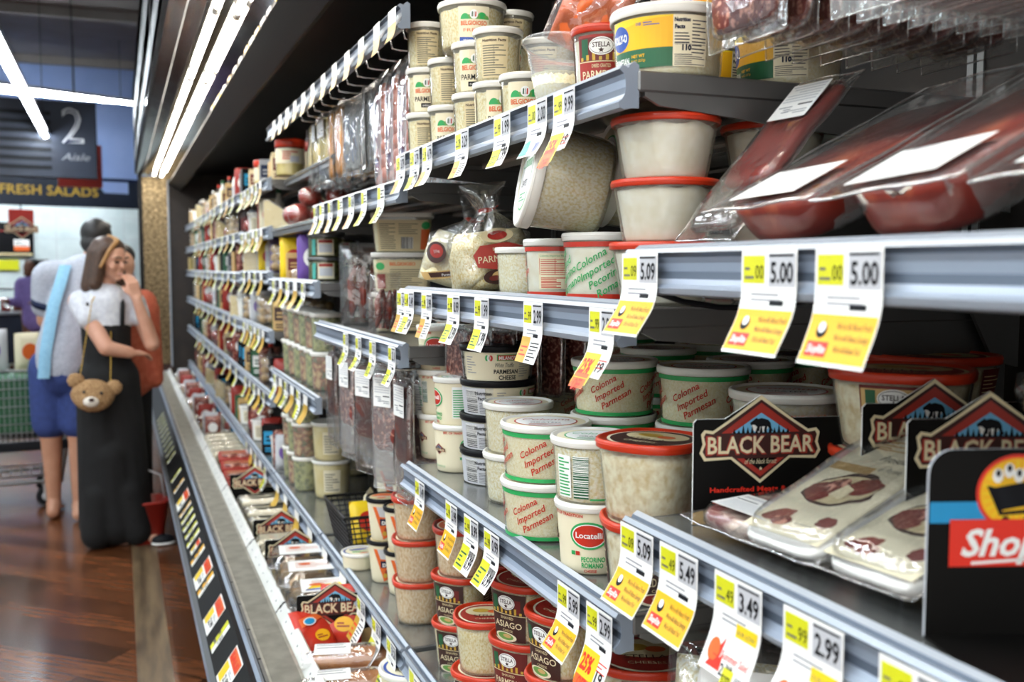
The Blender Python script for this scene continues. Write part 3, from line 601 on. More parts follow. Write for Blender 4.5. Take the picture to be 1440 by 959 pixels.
T['hang'] = meat_pack('salami', .15, .21, .010, 11, label=False, name='hanging_pack'); T['hangbrown'] = meat_pack('jerky', .11, .30, .018, 12, label=True, name='hanging_pack'); T['hangpink'] = meat_pack('salami', .10, .30, .018, 19, 'filmhazy', label=True, name='hanging_pack')
T['hangorange'] = meat_pack('orangecheese', .10, .24, .022, 13, label=False, name='hanging_pack'); T['hangyellow'] = meat_pack('yellowcheese', .10, .24, .02, 15, label=True, name='hanging_pack')
T['hangempty'] = meat_pack('filmhazy', .16, .22, .006, 17, 'filmhazy', False, name='hanging_pack')
# strings of small sausages in a clear sleeve, hung upright (z down from the peg)
p = Proto('sausage_pack', 'pack'); m = MB()
for i in range(7): m.ell((-.018, 0, -.05-.035*i), (.018,.015,.02), 'kielbasa', 12, 8); m.ell((.018, .004, -.066-.035*i), (.018,.015,.02), 'kielbasa', 12, 8)
p.part('sausages', m); m = pillow(.095, .33, .045, 'film', seed=4, T_=Matrix.Translation((0,0,-.33))); p.part('wrapper', m); T['links'] = p
# dark dried sausages in an open-topped sleeve
p = Proto('sausage_pack', 'pack'); m = MB()
for x, y, a in ((-.03,0,.12),(.0,.012,-.05),(.03,-.004,.1),(.012,-.02,.02)): m.tube([(x+a*.0,y,.02),(x+a*.05,y,.07),(x+a*.02,y,.13),(x+a*.12,y,.18)], [.006,.016,.016,.006], 'sausage', 12)
p.part('sausage', m); m = pillow(.13, .25, .075, 'film', seed=6, wr=.3); p.part('wrapper', m); T['dried'] = p
# deck goods
p = Proto('sausage_pack', 'pack'); m = MB(); m.tube([(-.12,0,.032),(-.10,0,.032),(0,0,.034),(.10,0,.032),(.125,0,.032)], [.012,.030,.031,.029,.010], 'wurst', 20); p.part('sausage', m)
m = MB(); m.tube([(-.145,0,.033),(-.12,0,.033),(-.10,0,.033),(0,0,.035),(.10,0,.033),(.125,0,.033),(.15,0,.033)], [.02,.022,.033,.034,.033,.018,.022], 'film', 24, caps=False); p.part('wrapper', m)
m = MB(); P = Print(m, lambda u, v, l: (u, -.0345*math.sin(v/.0345)-l*math.sin(v/.0345), .0345+(.0345+l)*math.cos(v/.0345)), step=None, lift=.0004)
for i in range(8): P.rect(-.115, -.03+.0075*i, -.035, -.03+.0075*(i+1), 'paper', 1)
P.lines(-.11, -.02, -.045, .02, 5, 'grey', 2, .3); p.part('label', m); T['wurst'] = p
p = Proto('snack_bag', 'bag'); m = pillow(.12, .16, .035, 'red', seed=8, wr=.3); p.part('pouch', m)
m = MB(); P = Print(m, lambda u, v, l: (u, -.0195*max(0,(1-(u/.06)**4))**.6*max(0,(1-((v-.08)/.08)**4))**.6-.0022-l, v), step=.006, lift=.0003)
P.ell(.012, .05, .026, .020, 'sryellow', 1); P.poly([(-.045,.09),(.045,.11),(.045,.13),(-.045,.12)], 'orange', 1); P.ell(-.012, .105, .022, .014, 'paper', 2); P.ell(-.012, .105, .018, .011, 'srblue', 3); P.lines(-.006, .042, .028, .058, 2, 'brickred', 2, .5); p.part('label', m); T['redbag'] = p
p = Proto('clamshell_box', 'box')   # clear box with paper on top
m = MB(); m.lathe([(0,.001),(.060,.001),(.070,.012),(.078,.05),(.082,.052),(.082,.056),(.074,.058),(.068,.078),(0,.08)], 'film', 40, sq=6); p.part('box', m); m = MB(); m.box((-.05,-.05,.004),(.05,.05,.05), 'bread', bev=.012); p.part('bread', m)
m = MB(); m.box((-.052,-.05,.0805),(.052,.05,.0815), 'paper'); P = Print(m, lambda u, v, l: (u, v, .0816+l), lift=.0004); P.poly([(-.04,-.03),(.03,-.01),(.045,.01),(-.03,-.005)], 'yellow', 1); P.poly([(-.045,-.04),(.02,-.035),(.02,-.028),(-.04,-.03)], 'blue', 1); P.lines(-.03, .012, .03, .035, 3, 'pink', 1, .4); P.ell(-.02,.0,.016,.01,'orange',1.5,14); p.part('paper_label', m); T['clam'] = p
p = Proto('clamshell_box', 'box'); m = MB(); m.lathe([(0,.001),(.060,.001),(.070,.012),(.078,.05),(.082,.052),(.082,.056),(.074,.058),(.068,.078),(0,.08)], 'film', 40, sq=6); p.part('box', m); m = MB(); m.box((-.052,-.05,.004),(.052,.05,.052), 'bread', bev=.016); p.part('bread', m)
m = MB(); m.box((-.055,-.045,.0805),(.055,.045,.0815), 'paper'); P = Print(m, lambda u, v, l: (u, v, .0816+l), lift=.0004); P.lines(-.04, -.02, .04, .035, 4, 'pink', 1, .35, 5); P.ell(-.02,.01,.014,.009,'orange',1.5,14); p.part('paper_label', m); T['clam2'] = p
p = Proto('crisp_box', 'box'); m = MB(); m.box((-.055,-.018,0),(.055,.018,.14), 'cocoa', bev=.002); P = Print(m, lambda u, v, l: (u, -.0182-l, v), lift=.0004); P.rect(-.045,.06,.045,.10,'tan',1); P.text('CRISPS', 0, .066, .026, 'cocoa', 2, w=.08, bold=.04); P.rect(-.045,.03,.045,.045,'gold',1); P.text('CRACKERS', 0, .033, .011, 'cocoa', 2, w=.06); p.part('carton', m); T['crisp'] = p
p = Proto('cheese_pack', 'pack'); m = MB(); sheet_box(m, .14, .085, .03, 'cream', seed=2, amp=.003); p.part('cheese', m); m = MB(); sheet_box(m, .155, .095, .034, 'film', seed=3, amp=.005); p.part('wrapper', m)
m = MB(); P = Print(m, lambda u, v, l: (u, v, .0375+l), lift=.0005); P.rect(-.055,-.03,.055,.03,'paper',0); P.lines(-.045,-.02,.03,.02,4,'pink',1,.4,3); P.rect(.02,-.018,.048,.012,'salami',1.5); p.part('label', m); T['whitepack'] = p
p = Proto('cheese_block', 'cheese'); m = MB(); m.box((-.085,-.05,0),(.085,.05,.06), 'cream', bev=.008); p.part('cheese', m); m = MB(); m.box((-.088,-.053,-.0005),(.088,.053,.064), 'film', bev=.01); p.part('wrapper', m); T['block'] = p
p = Proto('salami_pack', 'pack'); m = MB(); m.box((-.08,-.06,0),(.08,.06,.02), 'brickred', bev=.004); P = Print(m, lambda u, v, l: (u, v, .0205+l), lift=.0004); P.lines(-.07,.02,.05,.045,2,'tan',1,.3); p.part('carton', m); m = MB()
for x, y in ((-.045,-.02),(0,-.03),(.03,.0)): m.lathe([(0,.0202),(.026,.0202),(.028,.022),(.026,.026),(0,.026)], 'salami', 20, Matrix.Translation((x,y,0)))
p.part('salami_slices', m); T['salbox'] = p
p = Proto('wrapped_ham', 'ham'); m = MB(); m.ell((0,0,.04), (.075,.05,.04), 'kielbasa', 24, 14); p.part('ham', m); m = MB(); m.ell((0,0,.0415), (.08,.054,.0425), 'film', 24, 14); p.part('wrapper', m); T['ham'] = p
p = Proto('cheese_bag', 'bag'); m = pillow(.17, .18, .06, 'shredwhite', seed=31, wr=.3); p.part('cheese', m); m = pillow(.19, .21, .075, 'film', seed=32, wr=.4); p.part('wrapper', m)
m = MB(); P = Print(m, lambda u, v, l: (u, -.041*max(0,(1-(u/.095)**4))**.6*max(0,(1-((v-.105)/.105)**4))**.6-.0035-l, v), step=.008, lift=.0004); P.poly([(-.06,.10),(.05,.13),(.06,.17),(-.05,.17)], 'paper', 1); P.ell(-.01,.14,.024,.016,'orange',2); P.ell(.0,.145,.012,.008,'sryellow',3); p.part('label', m); T['clearbag'] = p
p = Proto('snack_bag', 'bag'); m = pillow(.15, .19, .05, 'orange', seed=41, wr=.35); p.part('pouch', m); m = pillow(.18, .22, .06, 'film', seed=42, wr=.6); p.part('wrapper', m); T['foilbag'] = p
p = Proto('wrapped_wafers', 'pack'); m = MB()
for i in range(6): m.lathe([(0,.006*i),(.068,.006*i),(.070,.006*i+.0025),(.068,.006*i+.005),(0,.006*i+.005)], 'wafer', 30)
p.part('wafer_stack', m); m = MB(); m.lathe([(0,-.0005),(.072,-.0005),(.078,.02),(.076,.038),(.05,.042),(0,.041)], 'film', 36); p.part('wrapper', m); T['wafers'] = p
# far goods
def bottle(cap, body, liq, h=.24, r=.032):
    p = Proto('bottle', 'bottle'); m = MB(); m.lathe([(0,0),(r*.94,0),(r,.004),(r,h*.6),(r*.85,h*.70),(r*.42,h*.82),(r*.40,h*.90),(0,h*.90)], liq, 18); p.part('bottle_body', m)
    m = MB(); m.lathe([(0,h*.9),(r*.46,h*.9),(r*.46,h),(0,h)], cap, 16); p.part('cap', m); m = MB(); m.lathe([(r+.0006,h*.14),(r+.0006,h*.52)], body, 18); p.part('label', m); return p
T['bottle1'] = bottle('red','black','cocoa', .23, .033); T['bottle2'] = bottle('dkgreen','lightgrey','lidwhite'); T['bottle3'] = bottle('blue','cyan','lidwhite', .2); T['bottle4'] = bottle('lidblack','black','ink', .22); T['bottle5'] = bottle('lidwhite','maroon','cocoa', .22)
def boxy(name, c, c2, W=.10, D=.06, H=.13):
    p = Proto(name, 'box'); m = MB(); m.box((-W/2,-D/2,0),(W/2,D/2,H), c, bev=.003); P = Print(m, lambda u, v, l: (u, -D/2-.0003-l, v), lift=.0005); P.rect(-W*.4,H*.35,W*.4,H*.8,c2,1); P.lines(-W*.35,H*.1,W*.35,H*.28,2,c2,1,.5); P.lines(-W*.3,H*.45,W*.3,H*.7,2,c,2,.5); p.part('carton', m); return p
T['bx1'] = boxy('food_carton','beige','maroon', .08,.05,.11); T['bx2'] = boxy('food_carton','black','cyan'); T['bx3'] = boxy('food_carton','tan','maroon', .08,.05,.10); T['bx4'] = boxy('food_carton','grey','navy', .08,.05,.12); T['bx5'] = boxy('food_carton','tan','cocoa', .09,.06,.12); T['bx6'] = boxy('food_carton','dkgreen','paper', .09,.06,.12)
def pouch(c, c2, W=.11, H=.16):
    p = Proto('food_pouch', 'bag'); p.part('pouch', pillow(W, H, .04, c, seed=len(T), nu=10, nv=10)); m = MB(); P = Print(m, lambda u, v, l: (u, -.022*max(0,(1-(u/W*2)**4))**.6*max(0,(1-((v-H/2)/H*2)**4))**.6-.003-l, v), step=.02, lift=.0004); P.ell(0, H*.5, W*.3, H*.22, c2, 1, 16); p.part('label', m); return p
T['po1'] = pouch('lightgrey','purple'); T['po2'] = pouch('cream','orange'); T['po3'] = pouch('yellow','red'); T['po4'] = pouch('salami','paper'); T['po5'] = pouch('brickred','paper'); T['po6'] = pouch('purple','paper')
p = Proto('cheese_wedge', 'cheese'); m = MB(); m.prism([(-.07,0),(.07,0),(.07,.03),(-.05,.11),(-.07,.11)], 'yellowcheese', -.03, .03); p.part('cheese', m); m = MB(); m.prism([(-.073,-.001),(.073,-.001),(.073,.033),(-.05,.114),(-.073,.114)], 'film', -.033, .033); p.part('wrapper', m); T['wedge'] = p
p = Proto('wax_cheese', 'cheese'); m = MB(); m.ell((0,0,.038), (.042,.042,.038), 'waxred', 20, 12); p.part('cheese', m); m = MB(); m.ell((0,0,.039), (.0435,.0435,.0395), 'film', 20, 12); p.part('wrapper', m); T['wax'] = p
p = Proto('pastry_pack', 'pack'); m = MB()
for i in range(3):
    for j in range(3): m.ell((-.035+.035*i, 0, .025+.036*j), (.019,.022,.019), 'tan', 12, 8)
p.part('rolls', m); p.part('wrapper', pillow(.12, .135, .06, 'film', seed=9, nu=12, nv=12)); T['rolls'] = p
# ------------------------------------------------------------------ the refrigerated case
Y0, YE = -.9, 9.6
BAY = [-.9, .03, 1.04, 2.05, 3.05, 4.05, 5.05, 6.1, 7.15, 8.2, 9.3]
case = thing('display_case', (0,0,0), 0, 'long open refrigerated display case with black front and mirrored canopy', 'display case')
m = MB(); m.extr([(.36,0),(.36,.34),(.215,.385)], 'caseblack', Y0, YE); m.obj('kick_plate', case)
m = MB(); m.extr([(.210,.385),(.192,.392),(.187,.405),(.190,.422),(.203,.434)], 'steeldark', Y0, YE, mats=['railbright','steeldark','railmetal','steeldark']); m.obj('bumper', case)
m = MB(); m.extr([(.203,.434),(.2645,.521)], 'caseblack', Y0, YE); m.obj('front_panel', case)
m = MB(); m.extr([(.2645,.521),(.262,.527),(.268,.548),(.276,.556),(.283,.552),(.285,.556),(.292,.556),(.293,.552)], 'steeldark', Y0, YE, mats=['railmetal','caseblack','railmetal','railbright','caseblack','steeldark','railmetal'])
y = .3
while y < YE: m.lathe([(.0,.0006),(.0045,.0006),(.0045,0)], 'ink', 8, Matrix.Translation((.2885,y,.556))); y += .21
m.obj('top_trim', case)
# air grille: slotted plate
m = MB(); m.extr([(.293,.549),(.372,.549)], 'steeldark', Y0, YE)
y = .2
while y < YE:
    st = .0085 if y < 5 else .02
    m.box((.298,y,.549),(.366,y+st*.5,.5535), 'deckmetal'); y += st
m.box((.293,Y0,.549),(.299,YE,.555), 'deckmetal'); m.box((.365,Y0,.549),(.372,YE,.555), 'deckmetal'); tag(m.obj('air_grille', case))
for a, b in zip([.2,1.2,2.0,2.72,3.4,4.3,5.3,6.3,7.3,8.3],[1.2,2.0,2.72,3.4,4.3,5.3,6.3,7.3,8.3,9.5]):
    m = MB(); m.extr([(.373,.50),(.373,.553),(.393,.580),(.399,.582),(.404,.577),(.408,.530),(.415,.510),(.575,.502)], 'traywhite', a+.004, b-.004)
    y = a+.06
    while y < b-.03: m.lathe([(0,.0008),(.003,.0008),(.003,0)], 'grey', 8, Matrix.Translation((.383,y,.5670)) @ Matrix.Rotation(-.93,4,'Y')); y += .09
    m.prism([(.372,.550),(.393,.5815),(.400,.5835),(.400,.578),(.376,.550)], 'ink', b-.012, b-.003); m.obj('deck_tray', case)
m = MB(); m.box((.57,Y0,.30),(1.17,YE,.502), 'casebrown'); m.obj('lower_deck', case)
m = MB(); m.box((1.17,Y0,.3),(1.22,YE,2.34), 'casebrown')
y = .1
while y < 4.2: m.box((1.166,y,.7),(1.1705,y+.03,2.25), 'steeldark'); m.box((1.1655,y+.012,.72),(1.1662,y+.018,2.2), 'black'); y += .505
m.obj('back_wall', case)
# canopy
m = MB(); m.extr([(.165,3.05),(.150,3.04),(.150,2.86),(.158,2.85),(.158,2.70),(.150,2.69),(.150,2.52),(.160,2.51),(.160,2.42),(.150,2.41),(.150,2.335),(.165,2.325)], 'mirrorsteel', Y0, YE, mats=['casebrown','mirrorsteel','caseblack','casebrown','caseblack','mirrorsteel','caseblack','mirrordark','caseblack','mirrorsteel','caseblack'])
for y in [.8+1.25*i for i in range(7)]: m.box((.148,y,2.34),(.1505,y+.03,2.86), 'caseblack')
m.obj('canopy_fascia', case)
m = MB(); m.extr([(.165,2.325),(.215,2.312),(.222,2.318),(.268,2.302)], 'mirrorsteel', Y0, YE, mats=['mirrorsteel','caseblack','mirrorsteel']); m.extr([(.268,2.302),(.275,2.322),(.385,2.300)], 'mirrordark', Y0, YE); m.obj('canopy_underside', case)
m = MB(); m.extr([(.385,2.300),(.392,2.292),(.450,2.248)], 'mirrordark', Y0, YE); m.obj('canopy_mirror', case)
m = MB(); m.extr([(.450,2.248),(.430,2.246),(.428,2.238),(.515,2.176),(.53,2.18),(.56,2.33),(1.2,2.34)], 'caseblack', Y0, YE, mats=['railbright','caseblack','caseblack','caseblack','caseblack','caseblack']); m.obj('canopy_beam', case)
y = .2; r_ = random.Random(3)
while y < 5:
    w = r_.choice([.05,.08,.1]); m = MB(); m.box((.4255,y,2.239),(.4285,y+w,2.252), r_.choice(['paper','gold','paper','yellow','lightgrey'])); m.obj('ticket', case); y += w+r_.choice([.01,.04,.1])
m = MB(); m.box((.15,Y0,2.34),(1.22,YE,3.04), 'caseblack'); m.obj('canopy_top', case)
for X, Z in ((.300,2.292),(.360,2.282)):
    y = -.35
    while y < YE-1:
        m = MB(); m.tube([(X,y+.04,Z),(X,y+1.16,Z)], .0110, 'tubelight', 10); t = m.obj('lamp_tube', case)
        m = MB(); m.tube([(X,y+.005,Z),(X,y+.04,Z)], .0128, 'lidwhite', 10); m.obj('end_cap', t); m = MB(); m.tube([(X,y+1.16,Z),(X,y+1.195,Z)], .0128, 'lidwhite', 10); m.obj('end_cap', t); y += 1.2
# mirrored end panel
e = thing('end_panel', (0,9.52,0), 0, 'tall bronze mirrored end panel with a steel edge post at the far end of the case', 'end panel')
m = MB(); m.box((.205,0,.62),(.425,.02,2.3), 'bronzebokeh'); m.obj('mirror_panel', e); m = MB(); m.box((.415,-.02,.60),(.430,.03,2.32), 'railbright', bev=.002); m.obj('edge_post', e)
m = MB(); m.box((.170,-.01,.30),(.205,.03,2.9), 'caseblack'); m.obj('corner_post', e); m = MB(); m.box((.43,.0,.3),(1.22,.03,2.34), 'casebrown'); m.obj('end_wall', e)
# shelves
RAIL = [(-.004,.004),(.0,.006),(.006,.004),(.008,-.002),(.014,-.002),(.016,.003),(.022,.002),(.024,-.004)]
def price_rail(y0, y1, m=None):
    m = m or MB()
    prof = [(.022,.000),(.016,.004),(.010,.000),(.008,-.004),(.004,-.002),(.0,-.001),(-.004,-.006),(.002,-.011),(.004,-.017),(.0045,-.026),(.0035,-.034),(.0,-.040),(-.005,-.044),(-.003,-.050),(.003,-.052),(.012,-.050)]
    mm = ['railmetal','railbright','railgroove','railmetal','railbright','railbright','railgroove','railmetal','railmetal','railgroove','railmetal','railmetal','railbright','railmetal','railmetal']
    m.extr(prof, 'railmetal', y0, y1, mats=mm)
    for y in (y0, y1): m.add([(p[0], y, p[1]) for p in prof]+[(.022, y, -.05)], [tuple(range(len(prof)+1))], 'railmetal')
    return m
SHELF = {}
def shelf(name, y0, y1, z, label, depth=.575, xf=.55, rail=True, empty=False):
    s = thing('shelf', (xf, 0, z), 0, label, 'shelf', 'shelves of the display case')
    a, b = y0+.008, y1-.008
    if not empty:
        m = MB(); m.box((.014,a+.006,-.020),(depth,b-.006,-.005), 'shelfmetal', bev=.003); m.box((.02,a+.01,-.035),(.05,b-.01,-.02), 'steeldark'); m.box((depth-.03,a+.01,-.04),(depth,b-.01,-.02), 'shelfmetal')
        for k in (1,2,3): m.box((.05+.13*k,a+.01,-.026),(.09+.13*k,b-.01,-.02), 'traywhite')  # white bars stand in for lamp reflections on the underside
        m.obj('shelf_board', s)
        for y in (() if name[0] == 'E' else (a, b-.006)):
            m = MB(); m.prism([(.03,-.020),(depth+.035,-.020),(depth+.035,-.16),(depth-.01,-.15),(depth-.05,-.085),(.05,-.045),(.03,-.035)], 'steeldark', y, y+.006); m.box((.02,y-.003,-.030),(depth+.01,y+.009,-.006), 'steeldark', bev=.002); m.obj('bracket', s)
    if rail: price_rail(a, b).obj('price_rail', s)
    SHELF[name] = (xf, y0, y1, z)
    return s
shelf('E0', BAY[0], BAY[1], .67, 'lowest steel shelf beside the camera, mostly below the picture')
shelf('E1', .03, 1.04, .67, 'low steel shelf below the thin foil-wrapped packs at the picture bottom')
shelf('E2', 1.04, 2.05, .67, 'low steel shelf carrying the stacks of red-lidded tubs')
shelf('E3', 2.05, 3.05, .67, 'low steel shelf carrying black-lidded dips and a wire basket')
shelf('E4', 3.05, 4.05, .67, 'low steel shelf under the first rows of clear pickle tubs')
shelf('E5', 4.05, 5.05, .67, 'low steel shelf behind the salami boxes')
shelf('E6', 5.05, 7.15, .67, 'low steel shelf behind the farthest deck goods'); shelf('E8', 7.15, 9.3, .67, 'low steel shelf at the mirrored end panel')
shelf('D', .03, 1.04, 1.207, 'steel shelf under the black sign boards and trays of sliced ham')
shelf('R', .03, 1.04, 1.521, 'eye level steel shelf under the leaning cured meat packs')
shelf('C', 1.04, 2.05, 1.082, 'steel shelf carrying the tubs with green bands')
shelf('M', 1.04, 2.05, 1.456, 'steel shelf carrying the tied bags of grated cheese')
shelf('A', 1.04, 2.05, 1.735, 'high steel shelf carrying the tubs with painted green hills')
shelf('K', 2.05, 3.05, 1.334, 'steel shelf with long packs of sliced meat hanging below it', depth=.575)
shelf('A3', 2.05, 3.05, 1.685, 'high steel shelf below the hanging orange cheeses')
shelf('T', 2.02, 4.03, 2.040, 'bare price rail with white and gold tickets near the canopy', empty=True)
for i, (z, w) in enumerate(((1.095,'steel shelf between two rows of clear pickle tubs'),(1.455,'steel shelf carrying the dark glass jars'),(1.655,'steel shelf carrying the red wax cheeses'),(1.85,'high steel shelf carrying the red-lidded jars'))): shelf('F%d' % i, 3.05, 4.05, z, w, xf=.55 if i < 3 else .60, depth=.53, rail=i < 2)
for i, (z, w) in enumerate(((.985,'second shelf up in the fifth bay, with yellow and white tickets'),(1.244,'third shelf up in the fifth bay, with dark boxes'),(1.48,'fourth shelf up in the fifth bay, with an orange cheese pouch'),(1.66,'fifth shelf up in the fifth bay, with a yellow cheese wedge'),(1.853,'top shelf of the fifth bay, with pale cartons'))): shelf('G%d' % i, 4.05, 5.05, z, w)
for b, (ya, yb) in enumerate(((5.05,6.1),(6.1,7.15),(7.15,8.2),(8.2,9.3))):
    for i, z in enumerate((.985,1.24,1.47,1.67,1.86)):
        tag(shelf('H%d%d' % (b, i), ya, yb, z, ('second','third','fourth','fifth','top')[i]+' shelf up in the '+('sixth','seventh','eighth','last')[b]+' bay of the case, far down the aisle'))
# hooks of the hanging goods
def peg(x0, y, z, x1=1.17, label=None, group=None):
    m = MB(); m.tube([(x0-.004,y,z+.022),(x0,y,z+.002),(x0+.02,y,z),(x1,y,z)], .003, 'chrome', 6); o = m.obj('peg_hook'); return tag(o, label, 'hook', group)
# ------------------------------------------------------------------ price tickets
_TK = {}
def ticket(kind, price, w=.09, drop=.085, out=.45):
    k = (kind, price, w, drop, out)
    if k in _TK: return _TK[k]
    m = MB()
    def path(s):                     # s: distance down from the rail top
        if s < .036: return (-.0015, -.006-s)
        t = s-.036; a = min(out, t*18*out); x = 0; z = -.042; n = 8
        for i in range(n):
            q = t*(i+.5)/n; an = min(out, q*30*out); x -= math.sin(an)*t/n; z -= math.cos(an)*t/n
        return (-.0015+x, z)
    def fn(u, v, l):
        s = -v; x, z = path(s); x2, z2 = path(s+.002); tx, tz = x2-x, z2-z; n = math.hypot(tx, tz)
        return (x + tz/n*l, -u, z - tx/n*l)
    L = .036+drop
    class P2(Print):
        def poly(s, pts, mm, k=1):     # slice across the bend as well
            v0 = min(p[1] for p in pts); v1 = max(p[1] for p in pts); n = max(1, math.ceil((v1-v0)/.008))
            sw = [(p[1], p[0]) for p in pts]
            for i in range(n):
                a = v0+(v1-v0)*i/n; b = v0+(v1-v0)*(i+1)/n; q = clipu(clipu(sw, a, 1), b, -1)
                if len(q) > 2: Print.poly(s, [(y, x) for x, y in q], mm, k)
    P = P2(m, fn, lift=.0003); h = w/2
    P.rect(-h, -L, h, 0, 'paper', 0); P.rect(-h, -L, h, 0, 'paper', -1.5)
    if kind == 'bare': P.rect(-h, -L, h, -.03, 'gold', 1); P.rect(-h*.9, -.03, h, 0, 'paper', 1)
    elif kind == 'mini': P.rect(-h*.9, -.03, -h*.1, -.004, 'lime', 1); P.lines(0, -.028, h*.9, -.006, 3, 'ink', 1, .4); P.rect(-h, -L, h*.0, -L*.52, 'lime', 1); P.lines(h*.1, -L*.95, h*.9, -L*.5, 4, 'ink', 1, .4, 5)
    else:
        P.rect(-h*.92, -.030, -h*.12, -.005, 'lime', 1); P.text(price[-2:], -h*.3, -.026, .018, 'ink', 2, w=h*.3); P.lines(-h*.85, -.026, -h*.5, -.010, 2, 'dull', 2, .3); P.rect(h*.02, -.033, h*.96, -.003, 'lightgrey', .6); P.text(price, h*.50, -.029, .026, 'ink', 2, w=h*.78, bold=.02); P.lines(h*.05, -.006, h*.9, -.003, 1, 'ink', 2, .6)
        P.lines(-h*.6, -.046, h*.5, -.036, 2, 'grey', 1, .35, 4); P.lines(h*.1, -.050, h*.6, -.044, 1, 'ink', 1, .8)
        if kind == 'shop':
            y1, y0 = -.054, -L+.003; P.rect(-h*.97, y0, h*.97, y1, 'sryellow', 1); hh = y1-y0
            P.rect(-h*.85, y0+hh*.10, -h*.20, y0+hh*.42, 'srred', 2); P.text('ShopRite', -h*.52, y0+hh*.18, .010, 'paper', 3, shear=.25, w=h*.56, bold=.02); P.ell(-h*.55, y0+hh*.66, h*.16, hh*.17, 'ink', 2, 14); P.ell(-h*.55, y0+hh*.72, h*.11, hh*.12, 'paper', 3, 12)
            for i, t in enumerate(("We're All About Fresh", "We're All About Savings", "We're All About You!")): P.text(t, h*.38, y0+hh*(.70-.24*i), .0085, 'cocoa', 2, w=h*(1.0 if i < 2 else .8))
        elif kind == 'sale':
            P.rect(-h, -L, h, -.052, 'paper', 1); P.poly([(-h*.75,-.093),(-h*.15,-.093),(-h*.2,-.075),(-h*.3,-.082),(-h*.25,-.060),(-h*.5,-.075)], 'srred', 2); P.ell(-h*.6, -L+.022, .009, .012, 'orange', 2, 16)
            P.text('Summer Sale!', h*.3, -.080, .011, 'srred', 2, w=h*1.1, bold=.01); P.rect(h*.0, -.106, h*.42, -.086, 'lime', 2); P.text('5.00', h*.22, -.102, .014, 'ink', 3, w=h*.34); P.rect(h*.05, -.055, h*.9, -.042, 'yellow', 2.5); P.text('OUR LOW', h*.45, -.052, .006, 'dull', 3.5)
            P.lines(h*.5, -L+.004, h*.9, -.088, 5, 'ink', 2, .45, 2); P.text('2.49', h*.1, -L+.003, .016, 'ink', 2, w=h*.5, bold=.02); P.text('BUY', h*.2, -.086, .006, 'ink', 3)
        elif kind == 'off':
            P.rect(-h*.95, -.100, h*.3, -.056, 'yellow', .8); P.rect(-h*.9, -L+.004, h*.2, -.105, 'orange', .9); P.text('25%', -h*.42, -.084, .028, 'srred', 2, w=h*.85, bold=.04); P.text('OFF', -h*.35, -.108, .022, 'srred', 2, w=h*.6, bold=.02)
            P.lines(h*.3, -.075, h*.9, -.06, 3, 'srred', 1, .35); P.lines(h*.35, -L+.006, h*.85, -.085, 5, 'lightgrey', 1, .6); P.text('19', h*.62, -L+.008, .02, 'ink', 2, bold=.02)
        elif kind == 'lime':
            P.rect(-h*.98, -L+.002, h*.05, -.052, 'lime', 1); P.lines(-h*.85, -L+.008, -h*.1, -.06, 4, 'dkgreen', 2, .4, 3); P.text(price, h*.52, -L+.010, .03, 'ink', 2, w=h*.75, bold=.02); P.barcode(h*.1, -L+.030, h*.9, -.056, 'ink', 1)
        elif kind == 'blue': P.rect(-h, -L, h, -.05, 'paper', 1); P.poly([(-h*.95,-L+.003),(-h*.1,-L+.003),(-h*.4,-L*.65),(-h*.95,-L*.7)], 'teal', 2); P.barcode(h*.3, -L+.006, h*.8, -.06, 'blue', 2)
        elif kind == 'gold': P.rect(-h, -L, -h*.1, -.05, 'gold', 1); P.lines(0, -L+.004, h*.85, -.054, 6, 'ink', 1, .35, 6); P.lines(-h*.85, -L+.01, -h*.2, -.06, 3, 'srred', 2, .4)
    _TK[k] = m.mesh('price_ticket'); return _TK[k]
TKIND = {'shop':'yellow store promotion ticket','sale':'white summer sale ticket','off':'red offer ticket','lime':'small lime ticket','blue':'teal-cornered white ticket','gold':'ticket with gold half','mini':'tiny lime ticket','bare':'gold and white ticket'}
ORD = ['first','second','third','fourth','fifth','sixth','seventh','eighth','ninth','tenth','eleventh','twelfth','thirteenth','fourteenth','fifteenth','sixteenth']
def tickets(shelfkey, rows, where, group, w=.09, drop=.085, jit=.06):
    xf, a, b, z = SHELF[shelfkey]; rr = random.Random(sum(map(ord, shelfkey)))
    for i, (px, kind, price) in enumerate(rows):
        y = yat(px, xf, z-.02) if px > 0 else -px
        y = min(max(y, a+w/2+.01), b-w/2-.01)
        o = link('price_ticket', ticket(kind, price, w, drop, round(.5+rr.uniform(-.15,.15), 1)), None, (xf-.006, y, z), (0, 0, rr.uniform(-jit, jit)*.3))
        tag(o, f"{TKIND[kind]}{' priced '+price if price and kind not in ('bare','mini') else ''}, {ORD[i]} from the near end, {where}", 'price ticket', group)
W9 = 'price tickets on the shelf rails'
tickets('D', [(1300,'sale','1.99'),(1152,'sale','2.99'),(1046,'sale','3.49'),(962,'shop','5.49'),(900,'shop','5.09')], 'on the ham tray shelf', W9, .078, .062)
tickets('R', [(1203,'shop','5.00'),(1090,'shop','5.00'),(903,'shop','5.09')], 'on the cured meat shelf', W9, .080, .062)
tickets('M', [(862,'off','2.99'),(756,'gold','2.99'),(683,'lime','1.99'),(643,'lime','0.99'),(605,'gold','3.99'),(580,'lime','2.49'),(563,'gold','2.49')], 'on the tied bag shelf', W9, .068, .052)
tickets('C', [(858,'off','2.99'),(806,'shop','5.99'),(697,'lime','0.99'),(668,'lime','0.99'),(640,'shop','2.99'),(595,'shop','3.49')], 'on the green band tub shelf', W9, .070, .060)
tickets('A', [(800,'off','9.99'),(762,'blue','2.00'),(712,'lime','1.99'),(655,'gold','3.29'),(606,'gold','4.79'),(588,'lime','2.79'),(566,'gold','3.79')], 'on the green hill tub shelf', W9, .068, .046)
